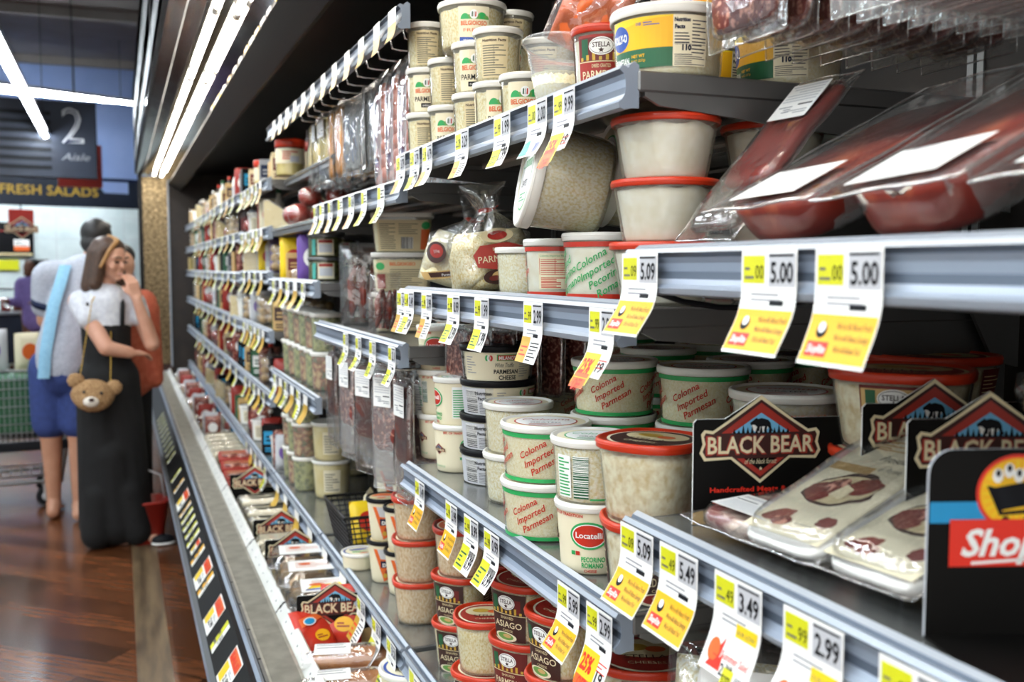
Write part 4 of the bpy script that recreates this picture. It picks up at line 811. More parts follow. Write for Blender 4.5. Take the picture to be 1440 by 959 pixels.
tickets('A3', [(540,'mini','a'),(516,'mini','b'),(498,'gold','3.4'),(482,'mini','c'),(468,'gold','2.1'),(456,'mini','d'),(447,'gold','2.2')], 'below the hanging cheeses', W9, .062, .052)
tickets('K', [(557,'lime','2.1'),(528,'lime','3.1'),(508,'lime','2.3'),(490,'lime','1.1')], 'above the hanging sliced meats', W9, .062, .052)
tickets('T', [(556,'bare','x'),(534,'bare','x'),(512,'bare','x'),(492,'bare','x'),(474,'bare','x'),(458,'bare','x'),(443,'bare','x'),(430,'bare','x'),(418,'bare','x'),(407,'bare','x'),(397,'bare','x'),(388,'bare','x')], 'on the bare top rail', W9, .060, .032)
tickets('E2', [(-1.62,'lime','1.4'),(-1.75,'lime','2.4'),(-1.93,'mini','e')], 'on the red-lidded tub shelf', W9, .085, .07)
tickets('E3', [(-2.12,'lime','3.2'),(-2.26,'lime','3.1'),(-2.42,'gold','3.0'),(-2.64,'bare','x'),(-2.9,'bare','y')], 'on the wire basket shelf', W9, .085, .075)
tickets('E4', [(-3.15,'bare','z'),(-3.4,'bare','x'),(-3.65,'bare','y'),(-3.85,'bare','x')], 'on the first pickle tub shelf', W9, .085, .07)
for key, wh, n in (('E5','on the lowest rail of the fifth bay',5),('G0','on the second rail of the fifth bay',5),('G1','on the third rail of the fifth bay',6),('G2','on the fourth rail of the fifth bay',4),('G3','on the fifth rail of the fifth bay',6),('G4','on the top rail of the fifth bay',6),('F0','on the rail between pickle tubs',6),('F1','on the glass jar rail',5)):
    xf, a, b, z = SHELF[key]; tickets(key, [(-(a+.1+(b-a-.2)*(i+.3)/n), ['bare','lime','bare','mini'][(i+n) % 4], '1.%d' % i) for i in range(n)], wh, W9, .08, .06)
for b in range(3):
    for i in range(5):
        xf, a, e_, z = SHELF['H%d%d' % (b, i)]
        for k in range(3):
            o = link('price_ticket', ticket('bare' if k % 2 else 'mini', 'q', .085, .06, .5), None, (xf-.006, a+.2+.3*k, z)); tag(o, 'far blurred price ticket on a shelf rail beyond the fifth bay', 'price ticket', 'blurred price tickets far down the aisle')
# signs on the black front panel
def panel_card(y, w, h, kind, label):
    m = MB(); sl = math.atan2(.0615, .087)
    def fn(u, v, l): return (math.sin(sl)*v - l*math.cos(sl), -u, math.cos(sl)*v + l*math.sin(sl))
    P = Print(m, fn, lift=.0006); P.rect(-w/2, 0, w/2, h, 'paper', 1)
    if kind == 'big':
        P.rect(-w*.46, h*.62, w*.46, h*.95, 'orange', 2); P.text('SALE', 0, h*.68, h*.26, 'srred', 3, w=w*.8, bold=.04); P.rect(-w*.46, h*.08, -w*.1, h*.55, 'yellow', 2); P.text('2.99', w*.18, h*.2, h*.26, 'ink', 3, w=w*.42, bold=.02); P.lines(0, h*.45, w*.4, h*.56, 2, 'grey', 2, .4)
    else: P.rect(-w/2, 0, w*.0, h, 'lime' if kind == 'lime' else 'sryellow', 2); P.lines(-w*.45, h*.2, -w*.05, h*.8, 2, 'dull', 3, .4); P.text('1.99', w*.25, h*.3, h*.5, 'ink', 3, w=w*.4)
    o = m.obj('panel_ticket', None, (.203+.0575*(.5-h/.212)-.0012, y, .434+.0815*(.5-h/.212)))
    tag(o, label, 'price ticket', 'tickets on the black front panel')
ys = [(2.20,.12,.092,'big'),(2.55,.14,.095,'big'),(2.80,.06,.085,'lime'),(2.99,.14,.095,'big'),(3.29,.06,.085,'gold'),(3.42,.14,.095,'big'),(3.64,.06,.08,'gold'),(3.76,.06,.06,'big'),(3.88,.05,.08,'lime'),(4.0,.05,.08,'lime'),(4.12,.05,.08,'lime'),(4.24,.05,.08,'lime'),(4.36,.05,.08,'gold'),(4.55,.15,.09,'big'),(4.85,.05,.08,'gold'),(5.1,.05,.08,'lime')]
for i, (y, w, h, k) in enumerate(ys): panel_card(y, w, h, k, f"{'large orange and white card' if k == 'big' else 'small lime ticket' if k == 'lime' else 'small yellow ticket'} on the black front panel, {ORD[i]} from the near end")
for i in range(10): panel_card(5.6+.17*i, .05, .075, 'lime', 'small far lime ticket on the black front panel beside the shoppers')
# ------------------------------------------------------------------ goods on the shelves
def HANG(a): return (Matrix.Rotation(a, 4, 'Z') @ Matrix.Rotation(-PI/2, 4, 'Y') @ Matrix.Rotation(PI/2, 4, 'Z')).to_euler()
HT = {'parm':.092,'rom':.098,'nut':.096,'shred':.092,'shredlabel':.092,'loc':.100,'milano':.070,'years':.070,'big':.110,'belp':.096,'belf':.092,'polly':.088,'powder':.080,'sparm':.102,'sasia':.102,'sdried':.098,'saged':.092,'saged2':.104,'splain':.102,'sparmbig':.102,'splain2':.102,'sbig':.104,'dip':.115,'green':.088,'ring':.06,'bucket':.14,'anti':.13,'pickle':.13,'square':.105,'square2':.105,'jar':.082,'redjar':.14,'creamtub':.10}
for k in HT: T[k].name = {'jar':'glass_jar','redjar':'glass_jar','dip':'dip_tub','bucket':'soup_tub','anti':'antipasto_tub','pickle':'pickle_tub','green':'dip_tub','ring':'spread_tub','creamtub':'food_tub'}.get(k, 'cheese_tub')
DESC = {'parm':'green-banded tub with red writing','rom':'red-banded tub with green writing','nut':'clear tub with red nutrition table','shred':'plain clear white-lidded tub of shredded cheese','shredlabel':'clear tub of shredded cheese with green barcode','loc':'cream tub with oval badge','milano':'wide black-lidded cheese tub','years':'shallow white tub with orange rim writing','belp':'small white-lidded tub with green hills label','belf':'wide white-lidded tub with green hills label',
 'polly':'wide tub with yellow and green label','powder':'red-lidded clear tub of white grated cheese','sparm':'red-lidded tub with maroon shaved parmesan label','sasia':'red-lidded tub with brown asiago label','sdried':'red-lidded tub with brick red grated parmesan label','saged':'wide red-lidded tub with aged asiago label','saged2':'red-lidded tub with brown aged asiago label','sparmbig':'large red-lidded tub with red parmesan label','splain':'red-lidded clear tub of pinkish grated cheese','splain2':'red-lidded clear tub of shredded cheese','sbig':'red-lidded clear tub of shaved cheese','dip':'black-lidded cream dip tub','green':'green tub with white lid','bucket':'tall cloudy yellow soup tub','anti':'clear tub of mixed antipasto','pickle':'clear tub of pickles',
 'square':'square white-lidded tub with beige table label','square2':'square white-lidded tub with orange name label','jar':'dark glass jar with cream label','redjar':'red-lidded jar of yellow relish','creamtub':'white food tub','ring':'cream spread tub with blue ring lid'}
REG = []
def LV(i, n): return 'alone in' if n == 1 else 'topmost in' if i == n-1 else 'lowest in' if i == 0 else 'second up in' if i == 1 else 'third up in'
def stack(z, px, X, kinds, where, group, turn=None, ztop=None, y=None):
    """kinds from the bottom up; each (kind, turn in degrees)"""
    tot = sum(HT[k if isinstance(k, str) else k[0]] for k in kinds); y = yat(px, X, z+tot*.75) if y is None else y
    R_ = [T[k if isinstance(k, str) else k[0]].r for k in kinds]; rad = max(R_); fixed = y is not None and px == 0
    px_ = None if fixed else px; ok = False; t = 0
    while t < 40 and not ok:
        ok = True
        for a, b, x2, y2, r2 in REG:
            if min(b, z+tot)-max(a, z) > .02 and math.hypot(X-x2, y-y2) < rad+r2-.001: ok = False; break
        if not ok:
            d_ = Vector((X, y)).normalized()*.006; X += d_.x; y += d_.y
        t += 1
    REG.append((z, z+tot, X, y, rad))
    zz = z; rr = random.Random(int(X*1000)+int(y*100)); n = len(kinds)
    for i, k in enumerate(kinds):
        t = 0
        if not isinstance(k, str): k, t = k
        elif turn is not None: t = turn
        jx, jy = (rr.uniform(-.0008,.0008), rr.uniform(-.0008,.0008))
        put(T[k], (X+jx, y+jy, zz), facing(X, y)+math.radians(t), f"{DESC[k]}, {LV(i, n)} {where}", group)
        zz += HT[k]-.0022
    return y
zE, zC, zM, zA, zR, zD, zK = .665, 1.077, 1.451, 1.730, 1.516, 1.202, 1.329
G = 'tubs on the green band tub shelf'
# --- shelf C, second bay
stack(zC, 729, .665, [('shred',0),('shred',20)], 'the front stack right of the black-lidded pile', G)
stack(zC, 768, .622, [('parm',-14),('parm',-2)], 'the front stack below the leftmost slanted red writing', G)
stack(zC, 834, .612, [('loc',-6),('shredlabel',-5)], 'the front stack below the barcode', G)
stack(zC, 916, .630, [('saged2',14),('sbig',-30)], 'the front stack beside the black sign', G)
stack(zC, 700, .690, [('milano',55)]*3+[('milano',0)], 'the pile crowned by the white truffle lid', G)
stack(zC, 863, .715, [('parm',0),('parm',-35),('parm',0)], 'the second row stack in the middle of the shelf', G)
stack(zC, 988, .840, [('parm',20),('parm',-30),('parm',-8)], 'the second row stack behind the black sign peak', G)
stack(zC, 620, .66, [('loc',30),('loc',190),('loc',-15)], 'the farthest oval badge stack', G)
stack(zC, 645, .645, [('loc',35),('loc',-75)], 'the shorter oval badge stack beside black lids', G)
stack(zC, 642, .80, [('loc',30),('loc',30),('loc',10)], 'the oval badge stack one row behind', G)
stack(zC, 800, .90, [('shred',0),('parm',20),('milano',70),('milano',60)], 'the mixed stack behind the truffle lid', G)
stack(zC, 753, .90, [('parm',20)]*2+[('loc',0)], 'the third row stack with an oval badge on top', G)
stack(zC, 925, .95, [('parm',0)]*3, 'the third row stack left of the sign peak', G)
stack(zC, 1055, .95, [('parm',0)]*3, 'the third row stack above the sign peak', G)
stack(zC, 880, 1.085, [('parm',0)]*3, 'the back row stack, left end', G)
stack(zC, 1000, 1.095, [('parm',0)]*2+[('parm',10),('loc',10)], 'the back row stack with raised cream tub', G)
stack(zC, 1120, 1.09, [('parm',0)]*3, 'the back row stack, right end', G)
# --- near bay, shelf D behind the signs
G = 'tubs behind the black signs'
stack(zD, 1106, .815, ['years','years'], 'the pair right above the sign peak', G)
stack(zD, 1240, .842, [('saged',0),('saged',-6)], 'the red-lidded pair between the sign peaks', G, y=.905)
stack(zD, 1310, 1.02, [('saged',0),('saged',-40)], 'the red-lidded pair farther back', G)
put(T['wafers'], (.905, .70, 1.352), 0, 'stack of round brown wafers in clear wrap behind the second black sign', 'goods behind the black signs')
stack(zD, 1385, .905, ['years','years'], 'the pair that carries the wrapped wafers', G, y=.70)
# --- shelf R
G = 'red-lidded tubs at eye level'
stack(zM, 935, .648, ['powder']*3, 'the front stack beside the meat rail', G, y=1.118)
stack(zM, 1087, .815, ['powder']*3, 'the stack behind the front stack', G)
G = 'cured meat packs on the eye level shelf'
def leaning(k, y, x, z, up, yaw, label, g=G, roll=0.):
    """pack leaning back: its long side climbs into the case"""
    R = Matrix.Rotation(yaw, 4, 'Z') @ Matrix.Rotation(-up, 4, 'Y') @ Matrix.Rotation(roll, 4, 'X') @ Matrix.Rotation(-PI/2, 4, 'Z')
    return put(T[k], (x, y, z), 0, label, g, rot=R.to_euler())
leaning('deep1', .838, .733, 1.634, .46, .02, 'leaning clear cured ham pack with white label, leftmost of the large three', roll=-.03)
leaning('deep2', .660, .738, 1.640, .46, .0, 'leaning clear cured ham pack with white label, middle of the large three', roll=-.05)
leaning('deep3', .480, .745, 1.645, .46, -.02, 'leaning clear cured ham pack at the picture edge, red meat filling it', roll=-.05)
R = Matrix.Translation((.715, .96, 1.60)) @ Matrix.Rotation(-.75, 4, 'Z') @ Matrix.Rotation(1.0, 4, 'X') @ Matrix.Rotation(.25, 4, 'Z')
R_ = Matrix.Rotation(.10, 4, 'Z') @ Matrix.Rotation(-.80, 4, 'Y') @ Matrix.Rotation(PI/2, 4, 'Z'); put(T['slim'], (.700, .965, 1.622), 0, 'narrow steep clear ham pack with white label beside the red-lidded tubs', G, rot=R_.to_euler())
# --- shelf D, trays and sign boards
G = 'meat trays on the shelf with black signs'
leaning('panc', .880, .690, 1.218, .06, .06, 'clear pack of diced pink pancetta with white label before the first sign', G)
o = leaning('tray1', .800, .700, 1.265, .42, .04, 'white printed ham tray in clear film, the farther of two', G, roll=-.04); o.scale = (.9,1,1)
o = leaning('tray2', .674, .700, 1.262, .38, .02, 'white printed ham tray in clear film, nearest the red shop sign', G, roll=-.04); o.scale = (.86,1,1)
leaning('tray1', .655, .90, 1.325, .22, .0, 'white printed ham tray lying high behind the third bear board', G)
def bear_sign(W, H, lw, loc, rz, label, cat_y=.62, base=True, small=False, tilt=0, group='black bear logo sign boards'):
    m = MB(); cx = -W/2+lw*.56; top = H; pk = lw*.135
    out = [(-W/2,0),(W/2,0),(W/2,top),(cx+lw*.27,top),(cx,top+pk+lw*.05),(cx-lw*.30,top),(-W/2+.004,top),(-W/2,top-.004)]
    m.prism(out, 'boardblack', -.0015, .0015, 'paper')
    P = Print(m, lambda u, v, l: (u, -.0016-l, v), lift=.0002); bear_logo(P, cx, top-lw*.22, lw, 1, small)
    if not small:
        P.text('Handcrafted Meats & Cheeses', cx+lw*.04, H*.30, lw*.055, 'srred', 2, w=lw*.92, bold=.03); P.poly([(-W/2,0),(W*.15,0),(W*.08,H*.05),(-W*.02,H*.12),(-W*.12,H*.10),(-W*.2,H*.15),(-W*.3,H*.13),(-W*.38,H*.17),(-W/2,H*.11)], 'tan', 1)
    else: P.poly([(W*.02,0),(W/2,0),(W/2,H*.2),(W*.3,H*.3),(W*.1,H*.24)], 'tan', 1)
    o = m.obj('sign_board', None, loc, (tilt,0,rz)); return tag(o, label, 'sign', group)
def sign_at(px, py_bot, z, W, rz):
    q = at(px, py_bot, Z=z); return (q.x + W/2*math.cos(rz), q.y + W/2*math.sin(rz), z)
bear_sign(.34, .122, .145, sign_at(973, 737, 1.203, .34, -.22), -.22, 'black board with full bear logo and red slogan behind the pancetta pack')
q = at(1213, 700, X=.735); bear_sign(.30, .150, .140, (q.x+.139, q.y-.045, 1.205), -.30, 'black bear logo board half hidden by the white ham tray')
q = at(1288, 700, X=.700); bear_sign(.30, .152, .140, (q.x+.128, q.y-.05, 1.205), -.34, 'black bear logo board behind the red shop sign, only its peak showing')
# shop sign: bent black plastic holder with a rounded corner
s = thing('shop_sign', (.592, .604, 1.204), -.33, 'black shop sign with red script box and yellow cart badge', 'sign', 'black sign boards')
m = MB(); W, H, r = .22, .152, .020; out = [(0,0),(W,0)]+[(W-r+r*math.cos(a), H-r+r*math.sin(a)) for a in [PI/2*i/6 for i in range(7)]]+[(r-r*math.cos(PI/2-a), H-r+r*math.sin(PI/2-a+0)) for a in [0]]
out = [(0,0),(W,0)]+[(W-r+r*math.cos(PI/2*i/6), H-r+r*math.sin(PI/2*i/6)) for i in range(7)]+[(r+r*math.cos(PI/2+PI/2*i/6), H-r+r*math.sin(PI/2+PI/2*i/6)) for i in range(7)]
m.prism(out, 'boardblack', -.0018, .0018, 'lightgrey')
P = Print(m, lambda u, v, l: (u, -.002-l, v), lift=.00025); P.rect(.001,.093,.075,.110,'srblue',1)
P.ell(.071,.117,.033,.031,'srred',2,40); P.ell(.071,.117,.030,.028,'sryellow',3,40)
for i in range(24):
    a = 2*PI*i/24; P.poly([(.071+.008*math.cos(a-.03),.117+.008*math.sin(a-.03)),(.071+.028*math.cos(a-.03),.117+.026*math.sin(a-.03)),(.071+.028*math.cos(a+.05),.117+.026*math.sin(a+.05)),(.071+.008*math.cos(a+.05),.117+.008*math.sin(a+.05))], 'yellow', 4)
P.poly([(.049,.121),(.090,.128),(.086,.108),(.058,.103)], 'ink', 5); P.poly([(.046,.123),(.052,.122),(.060,.100),(.057,.099)], 'ink', 5); P.poly([(.057,.099),(.084,.101),(.084,.104),(.058,.102)], 'ink', 5)
for x in (.062,.080): P.ell(x,.095,.0035,.0035,'ink',5,12)
for i, x in enumerate((.055,.064,.072,.080)): P.ell(x, .131+.004*(i % 2), .0045, .006, 'paper', 4.5, 10); P.ell(x, .133+.004*(i % 2), .002, .003, 'ink', 6, 8)
P.rect(.017,.058,.150,.096,'srred',6); P.text('ShopRite', .084, .067, .030, 'paper', 7, shear=.28, bold=.03, w=.115); P.poly([(.035,.062),(.135,.0675),(.135,.0655),(.035,.0595)], 'paper', 7)
m.obj('sign_board', s); m = MB(); m.box((0,-.10,-.001),(W,-.0,.002), 'boardblack'); m.obj('base', s)
for i in range(2): m = MB(); m.lathe([(0,.006),(.006,.005),(.008,.002),(.008,.0)], 'glass', 14, Matrix.Translation((.106,-.002,.006+.022*i)) @ Matrix.Rotation(PI/2,4,'X')); m.obj('clip_button', s)
# --- shelf M (second bay)
G = 'goods on the tied bag shelf'
def bag(k, px, X, z, turn, label, lean=0., sc=1., g=G, tilt=0.):
    y = yat(px, X, z+.08); return put(T[k], (X, y, z+.004), 0, label, g, rot=(lean, tilt, facing(X, y)+math.radians(turn)), scale=sc)
bag('bagA', 637, .640, zM, -10, 'tied clear bag of grated cheese with slanted brown label, farther of the two', .12, .98, tilt=.30)
bag('bagB', 696, .650, zM, 12, 'tied clear bag of shredded cheese with red parmesan label', .0, 1.0, tilt=-.12)
put(T['shred'], (.665, yat(742,.665,1.5), zM), 0, 'plain clear tub of shredded cheese under the tipped large tub', G, scale=.9)
y = yat(783, .655, 1.5); put(T['nut'], (.655, y, zM), facing(.655, y)+math.radians(-3), 'clear tub with red nutrition table beside red banded tub', G, scale=.97)
y = yat(848, .660, 1.5); put(T['rom'], (.660, y, zM), facing(.66, y), 'white-lidded tub with red bands and green slanted writing', G)
def tipped(px, X, z, k, label, el=.12, yaw=0, tw=0.):
    y = yat(px, X, z+.05); # cup axis towards the right of the aisle view; lid end faces the shoppers
    ax = (CR*math.cos(yaw)+Vector((CF.x, CF.y, 0)).normalized()*math.sin(yaw)); ax.z = el; ax.normalize(); lidn = -ax
    q = lidn.to_track_quat('Z', 'Y'); return put(T[k], (X, y, z), 0, label, G, rot=q.to_euler(), scale=1.08)
tipped(849, .668, zM+.164, 'big', 'large clear tub of shredded cheese tipped on its side', -.20, .12)
tipped(950, .795, zM+.166, 'big', 'second tipped large tub half hidden by the red-lidded tubs', -.22, .18)
stack(zM, 690, .93, ['square'], 'the back of the tied bag shelf', G)
stack(zM, 745, .88, ['rom'], 'the row behind the tipped tub', G); stack(zM, 830, .88, ['rom'], 'the row behind the red band tub', G)
stack(zM, 930, .84, [('rom',0)], 'the dark back behind the white powder tubs', G); stack(zM, 1035, .90, [('rom',40)], 'the back right behind the powder tubs', G)
# --- shelf A (second bay)
G = 'tubs on the green hill tub shelf'
stack(zA, 600, .625, [('belp',120),('belp',0),('belp',120)], 'the far front stack', G); stack(zA, 632, .640, [('belp',0),('belp',125)], 'the second front stack from the far end', G)
stack(zA, 668, .640, [('belp',125),('belp',0)], 'the third front stack from the far end', G)
put(T['belf'], (.66, yat(664,.66,1.95), zA+.190), facing(.66,1.7)+math.radians(5), 'wide green hills tub set across the top of two stacks', G)
stack(zA, 700, .640, [('belp',15),('belp',110)], 'the fourth front stack from the far end', G)
stack(zA, 738, .655, [('belp',0)], 'the low spot beside the fallen ribbed cup', G); stack(zA, 772, .71, [('belf',110),('belf',110)], 'the pair above the fallen ribbed cup', G)
stack(zA, 660, .77, [('belp',0)]*3, 'the back row, far end', G); stack(zA, 720, .76, [('belp',120)]*3, 'the back row, middle', G)
y = yat(788, .64, 1.78); put(T['ribbed'], (.640, y-.01, zA+.004), 0, 'fallen clear ribbed cup with a little white cheese', G, rot=(.0,.12,.3), scale=1.15)
stack(zA, 850, .635, [('sdried',-5)], 'the rail end spot', G)
stack(zA, 957, .655, [('polly',-14)], 'the open shelf end in full view', G, y=1.125)
stack(zA, 915, .80, [('polly',20),('polly',20)], 'the second row behind the red grated parmesan tub', G, y=1.28)
stack(zA, 1120, .84, [('polly',-35)], 'the second row under the hanging salami packs', G, y=1.125)
put(T['foilbag'], (.70, yat(795,.68,1.95), zA+.115), 0, 'shiny orange snack pouch in crinkled film on the top shelf', G, rot=(.25, .5, facing(.69,1.3)-.2), scale=.75)
# --- packs hanging near the camera
G = 'salami packs hanging at the upper right'
peg(.62, .95, 1.960, 1.17, 'chrome hook holding the row of salami packs', 'chrome hooks near the camera')
for i in range(9): put(T['hang'], (.655+.040*i, .95, 1.852), 0, f'hanging salami pack, {ORD[i]} from the aisle on the farther hook', G, rot=HANG(.0))
leaning('deep3', .305, .745, 1.645, .46, -.02, 'cured ham pack beyond the picture edge, behind three large ones', g='cured meat packs on the eye level shelf')
peg(.62, .73, 1.965, 1.17, 'chrome hook holding the shiny clear packs', 'chrome hooks near the camera')
G = 'shiny clear packs hanging at the upper right'
for i in range(10): put(T['hangempty'], (.665+.032*i, .73, 1.850), 0, f'shiny clear hanging pack, {ORD[i]} from the aisle on the nearer hook', G, rot=HANG(.12))
# --- shelf E (second bay): red-lidded stacks
G = 'red-lidded tubs on the low shelf'
E_ = [(588,.640,['splain','splain','splain'],0,'the farthest front stack'),(612,.690,[('sasia',-25),'splain2','splain'],0,'the second stack from the far end, set back'),
 (650,.650,[('sasia',-25),('sasia',-35),'splain'],0,'the stack topped by a big pinkish tub'),(684,.610,[('sasia',-30),('splain2',0)],0,'the two-high stack in front of the pinkish tub'),
 (706,.720,[('sparm',-32),('sparm',-30),('sparm',-35)],0,'the back stack, far end'),(740,.640,[('sparm',-30),('sparm',-35),('sasia',-38)],0,'the front stack with green label bottle'),
 (796,.640,[('sparm',-20),('sparm',-25),('sasia',-45)],0,'the front stack under the yellow store ticket'),(778,.790,[('sparm',-20)]*3,0,'the back stack behind the lime tickets'),
 (905,.665,[('sparmbig',0),('sparmbig',-5),('sparmbig',6)],0,'the nearest front stack'),
 (690,.90,['splain2']*3,0,'the third row, far end'),(840,.80,[('sasia',-20)]*3,0,'the back stack near the shelf end'),(975,.77,[('sasia',10)]*3,0,'the stack behind the crinkled clear bag')]
for px, X, ks, t, w in E_: stack(zE, px, X, ks, w, G)
# --- bay 1, low shelf: what shows at the bottom right
G = 'goods under the ham tray shelf'
SH = .30
for px, X, k, z, lb in ((985,.66,'clearbag',.80,'crinkled clear bag of shredded cheese with orange badge'),(1090,.70,'clearbag',.79,'crinkled clear bag near the sale tickets, nearer of two')):
    y = .95 if px == 985 else .76; put(T[k], (X, y, z+.05), 0, lb, G, rot=(-.35, 0, facing(X, y)-.1))
for i, (px, X) in enumerate(((985,.68),(1090,.70))):
    y = (.93,.74)[i]; tag(boxy('display_carton','boardblack','boardblack', .15,.11,.145).parts and put(boxy('display_carton','boardblack','boardblack', .15,.11,.145), (X, y, zE+.001), facing(X, y)), 'black carton under the crinkled clear bag, '+('farther' if i == 0 else 'nearer')+' one', 'box', G)
# --- bay 3, low shelf: dips, basket
G = 'dip tubs on the low shelf'
for px, X, ks, w in ((541,.640,['dip','dip'],'the left front dip stack'),(566,.615,['dip','dip'],'the right front dip stack'),(548,.77,['dip','dip','dip'],'the back left dip stack'),(574,.76,['dip','dip','dip'],'the back right dip stack'),(584,.66,['green','green','green'],'the front green stack')): stack(zE, px, X, ks, w, G)
put(T['ring'], (.60, yat(505,.60,.7), zE), 0, 'low clear and white tub by itself beside the wire basket', G, scale=.8)
b = thing('wire_basket', (.80, 2.88, .668), 0, 'black wire mesh basket on the low shelf holding bright snack packs', 'basket')
m = MB(); W, L, H = .46, .30, .125
for k in range(9):
    f = k/8; w = W/2*(.88+.12*f); l = L/2*(.88+.12*f); z = H*f; m.tube([(-w,-l,z),(w,-l,z),(w,l,z),(-w,l,z),(-w,-l,z)], .0022 if k < 8 else .005, 'blackwire', 6, caps=False)
m.obj('rim_wires', b); m = MB()
for s_ in (-1, 1):
    for i in range(25): u = -1+2*i/24; m.tube([(u*W/2*.88, s_*L/2*.88, 0),(u*W/2, s_*L/2, H)], .0018, 'blackwire', 5, caps=False)
    for i in range(17): u = -1+2*i/16; m.tube([(s_*W/2*.88, u*L/2*.88, 0),(s_*W/2, u*L/2, H)], .0018, 'blackwire', 5, caps=False)
for i in range(25): u = -1+2*i/24; m.tube([(u*W/2*.88, -L/2*.88, .001),(u*W/2*.88, L/2*.88, .001)], .0018, 'blackwire', 5, caps=False)
m.obj('mesh_wires', b)
G = 'snack packs in the wire basket'
for i, (x, y, k) in enumerate(((.66,2.82,'po3'),(.76,2.85,'po5'),(.86,2.80,'redbag'),(.95,2.86,'po3'),(.70,2.94,'po2'),(.90,2.95,'po4'))): put(T[k], (x, y, .685), .2*i, ['yellow pouch at the front','brick red pouch','red snack bag','yellow pouch at the back','cream pouch with orange mark','speckled meat pouch'][i]+' in the black wire basket', G, rot=(-.5+.1*i, 0, .3*i), scale=.85)
# soup tubs and pickle tubs
G = 'cloudy soup tubs'
for px, X, n, w in ((466,.70,2,'the front stack nearest the camera'),(496,.86,2,'the second row stack'),(525,1.02,2,'the third row stack')): stack(zE, px, X, ['bucket']*n, w, G)
G = 'clear tubs of pickles and antipasto'
for i in range(3): stack(zE, 0, .635, [('pickle','anti')[(i+j) % 2] for j in range(3)], f'the lower front row, {ORD[i]} from the near end', G, y=3.72+.125*i)
for i in range(6): stack(1.09, 0, .635, [('anti','pickle')[(i+j) % 2] for j in range(2)], f'the upper front row, {ORD[i]} from the near end', G, y=3.30+.125*i)
for i in range(3): stack(1.09, 0, .765+.125*i, ['pickle','anti'], f'the upper row facing along the aisle, {ORD[i]} from the front', G, y=3.30)
# dark bottles at the bay join
G = 'dark bottles on the low shelf'
for i, (x, y) in enumerate(((.66,3.0),(.74,2.99),(.82,3.01),(.66,2.92),(.76,2.90))): put(T['bottle4'], (x-.04, y-.02+.0*i, .937+.0), .5*i, ['front left','front middle','front right','near left','near right'][i]+' dark bottle above the soup tubs', G) if False else None
for i in range(5): put(T['bottle4'], (.635+.072*i, 3.135+.02*(i % 2), 1.091), .6*i, f'dark bottle before the upper pickle tubs, {ORD[i]} from the front', G, scale=.80)
# --- bay 3: hanging sliced meats under K
G = 'long meat packs hanging under the dried sausage shelf'
for j, (y, n) in enumerate(((2.92,4),(2.72,4),(2.50,5),(2.30,5),(2.13,5))):
    peg(.56, y, 1.272, .95, f'chrome hook under the dried sausage shelf, {ORD[j]} from the far end', 'chrome hooks under the dried sausage shelf')
    for i in range(n): put(T[('hangbrown','hangpink')[(i*2+j*3) % 5 > 2]], (.59+.045*i+.004*((i*7) % 3), y, 1.118), 0, f'long brown meat pack, {ORD[i]} from the front on the {ORD[j]} hook from the far end', G, rot=HANG(.20+.13*((i*3+j) % 4-1)))
# second bay, hanging under M at the far end
G = 'dark meat packs hanging under the tied bag shelf'
for j, y in enumerate((1.98,1.86)):
    peg(.60, y, 1.39, .95, f"chrome hook under the tied bag shelf, {('farther','nearer')[j]} one", 'chrome hooks under the tied bag shelf')
    for i in range(5): put(T['hang'], (.66+.05*i, y, 1.388-.085), 0, f'dark meat pack, {ORD[i]} from the front on the {("farther","nearer")[j]} hook under the tied bags', G, rot=HANG(.2+.05*i), scale=.72)
# --- shelf K: dried sausages, square tubs
G = 'goods on the dried sausage shelf'
stack(zK, 566, .70, ['square2','square2','square'], 'the square stack left of the tied bags', G)
y = yat(508,.66,1.4); put(T['dried'], (.66, y, zK+.003), 0, 'pack of dark dried sausages leaning beside the square tubs', G, rot=(.05,0,facing(.66,y)-.2), scale=.95)
y = yat(530,.63,1.38); put(T['dried'], (.62, 2.47, zK+.003), 0, 'shorter pack of dark dried sausages in front of the square tubs', G, rot=(.15,0,facing(.62,y)+.3), scale=.62)
# --- bay 3: high shelf with hanging cheeses
G = 'packs hanging on the high hooks'
seq = [(3.50,'hangyellow'),(3.38,'hangyellow'),(3.26,'hangyellow'),(3.13,'hangorange'),(3.00,'hangorange'),(2.88,'hangempty'),(2.76,'hangempty'),(2.64,'hangempty'),(2.52,'links'),(2.40,'links'),(2.28,'links'),(2.17,'links')]
for j, (y, k) in enumerate(seq):
    peg(.60, y, 2.00, 1.17, f'high chrome hook, {ORD[j]} from the far end', 'high chrome hooks')
    for i in range(3):
        nm = {'hangyellow':'pale yellow cheese pack','hangorange':'orange cheese pack','hangempty':'shiny clear pack','links':'red sausage link pack'}[k]
        if k == 'links': put(T[k], (.64+.06*i, y, 1.995), PI/2, f'{nm}, {ORD[i]} from the front on the {ORD[j]} high hook', G)
        else: put(T[k], (.64+.05*i, y, 1.875), 0, f'{nm}, {ORD[i]} from the front on the {ORD[j]} high hook', G, rot=HANG(.15*(j % 3-1)))
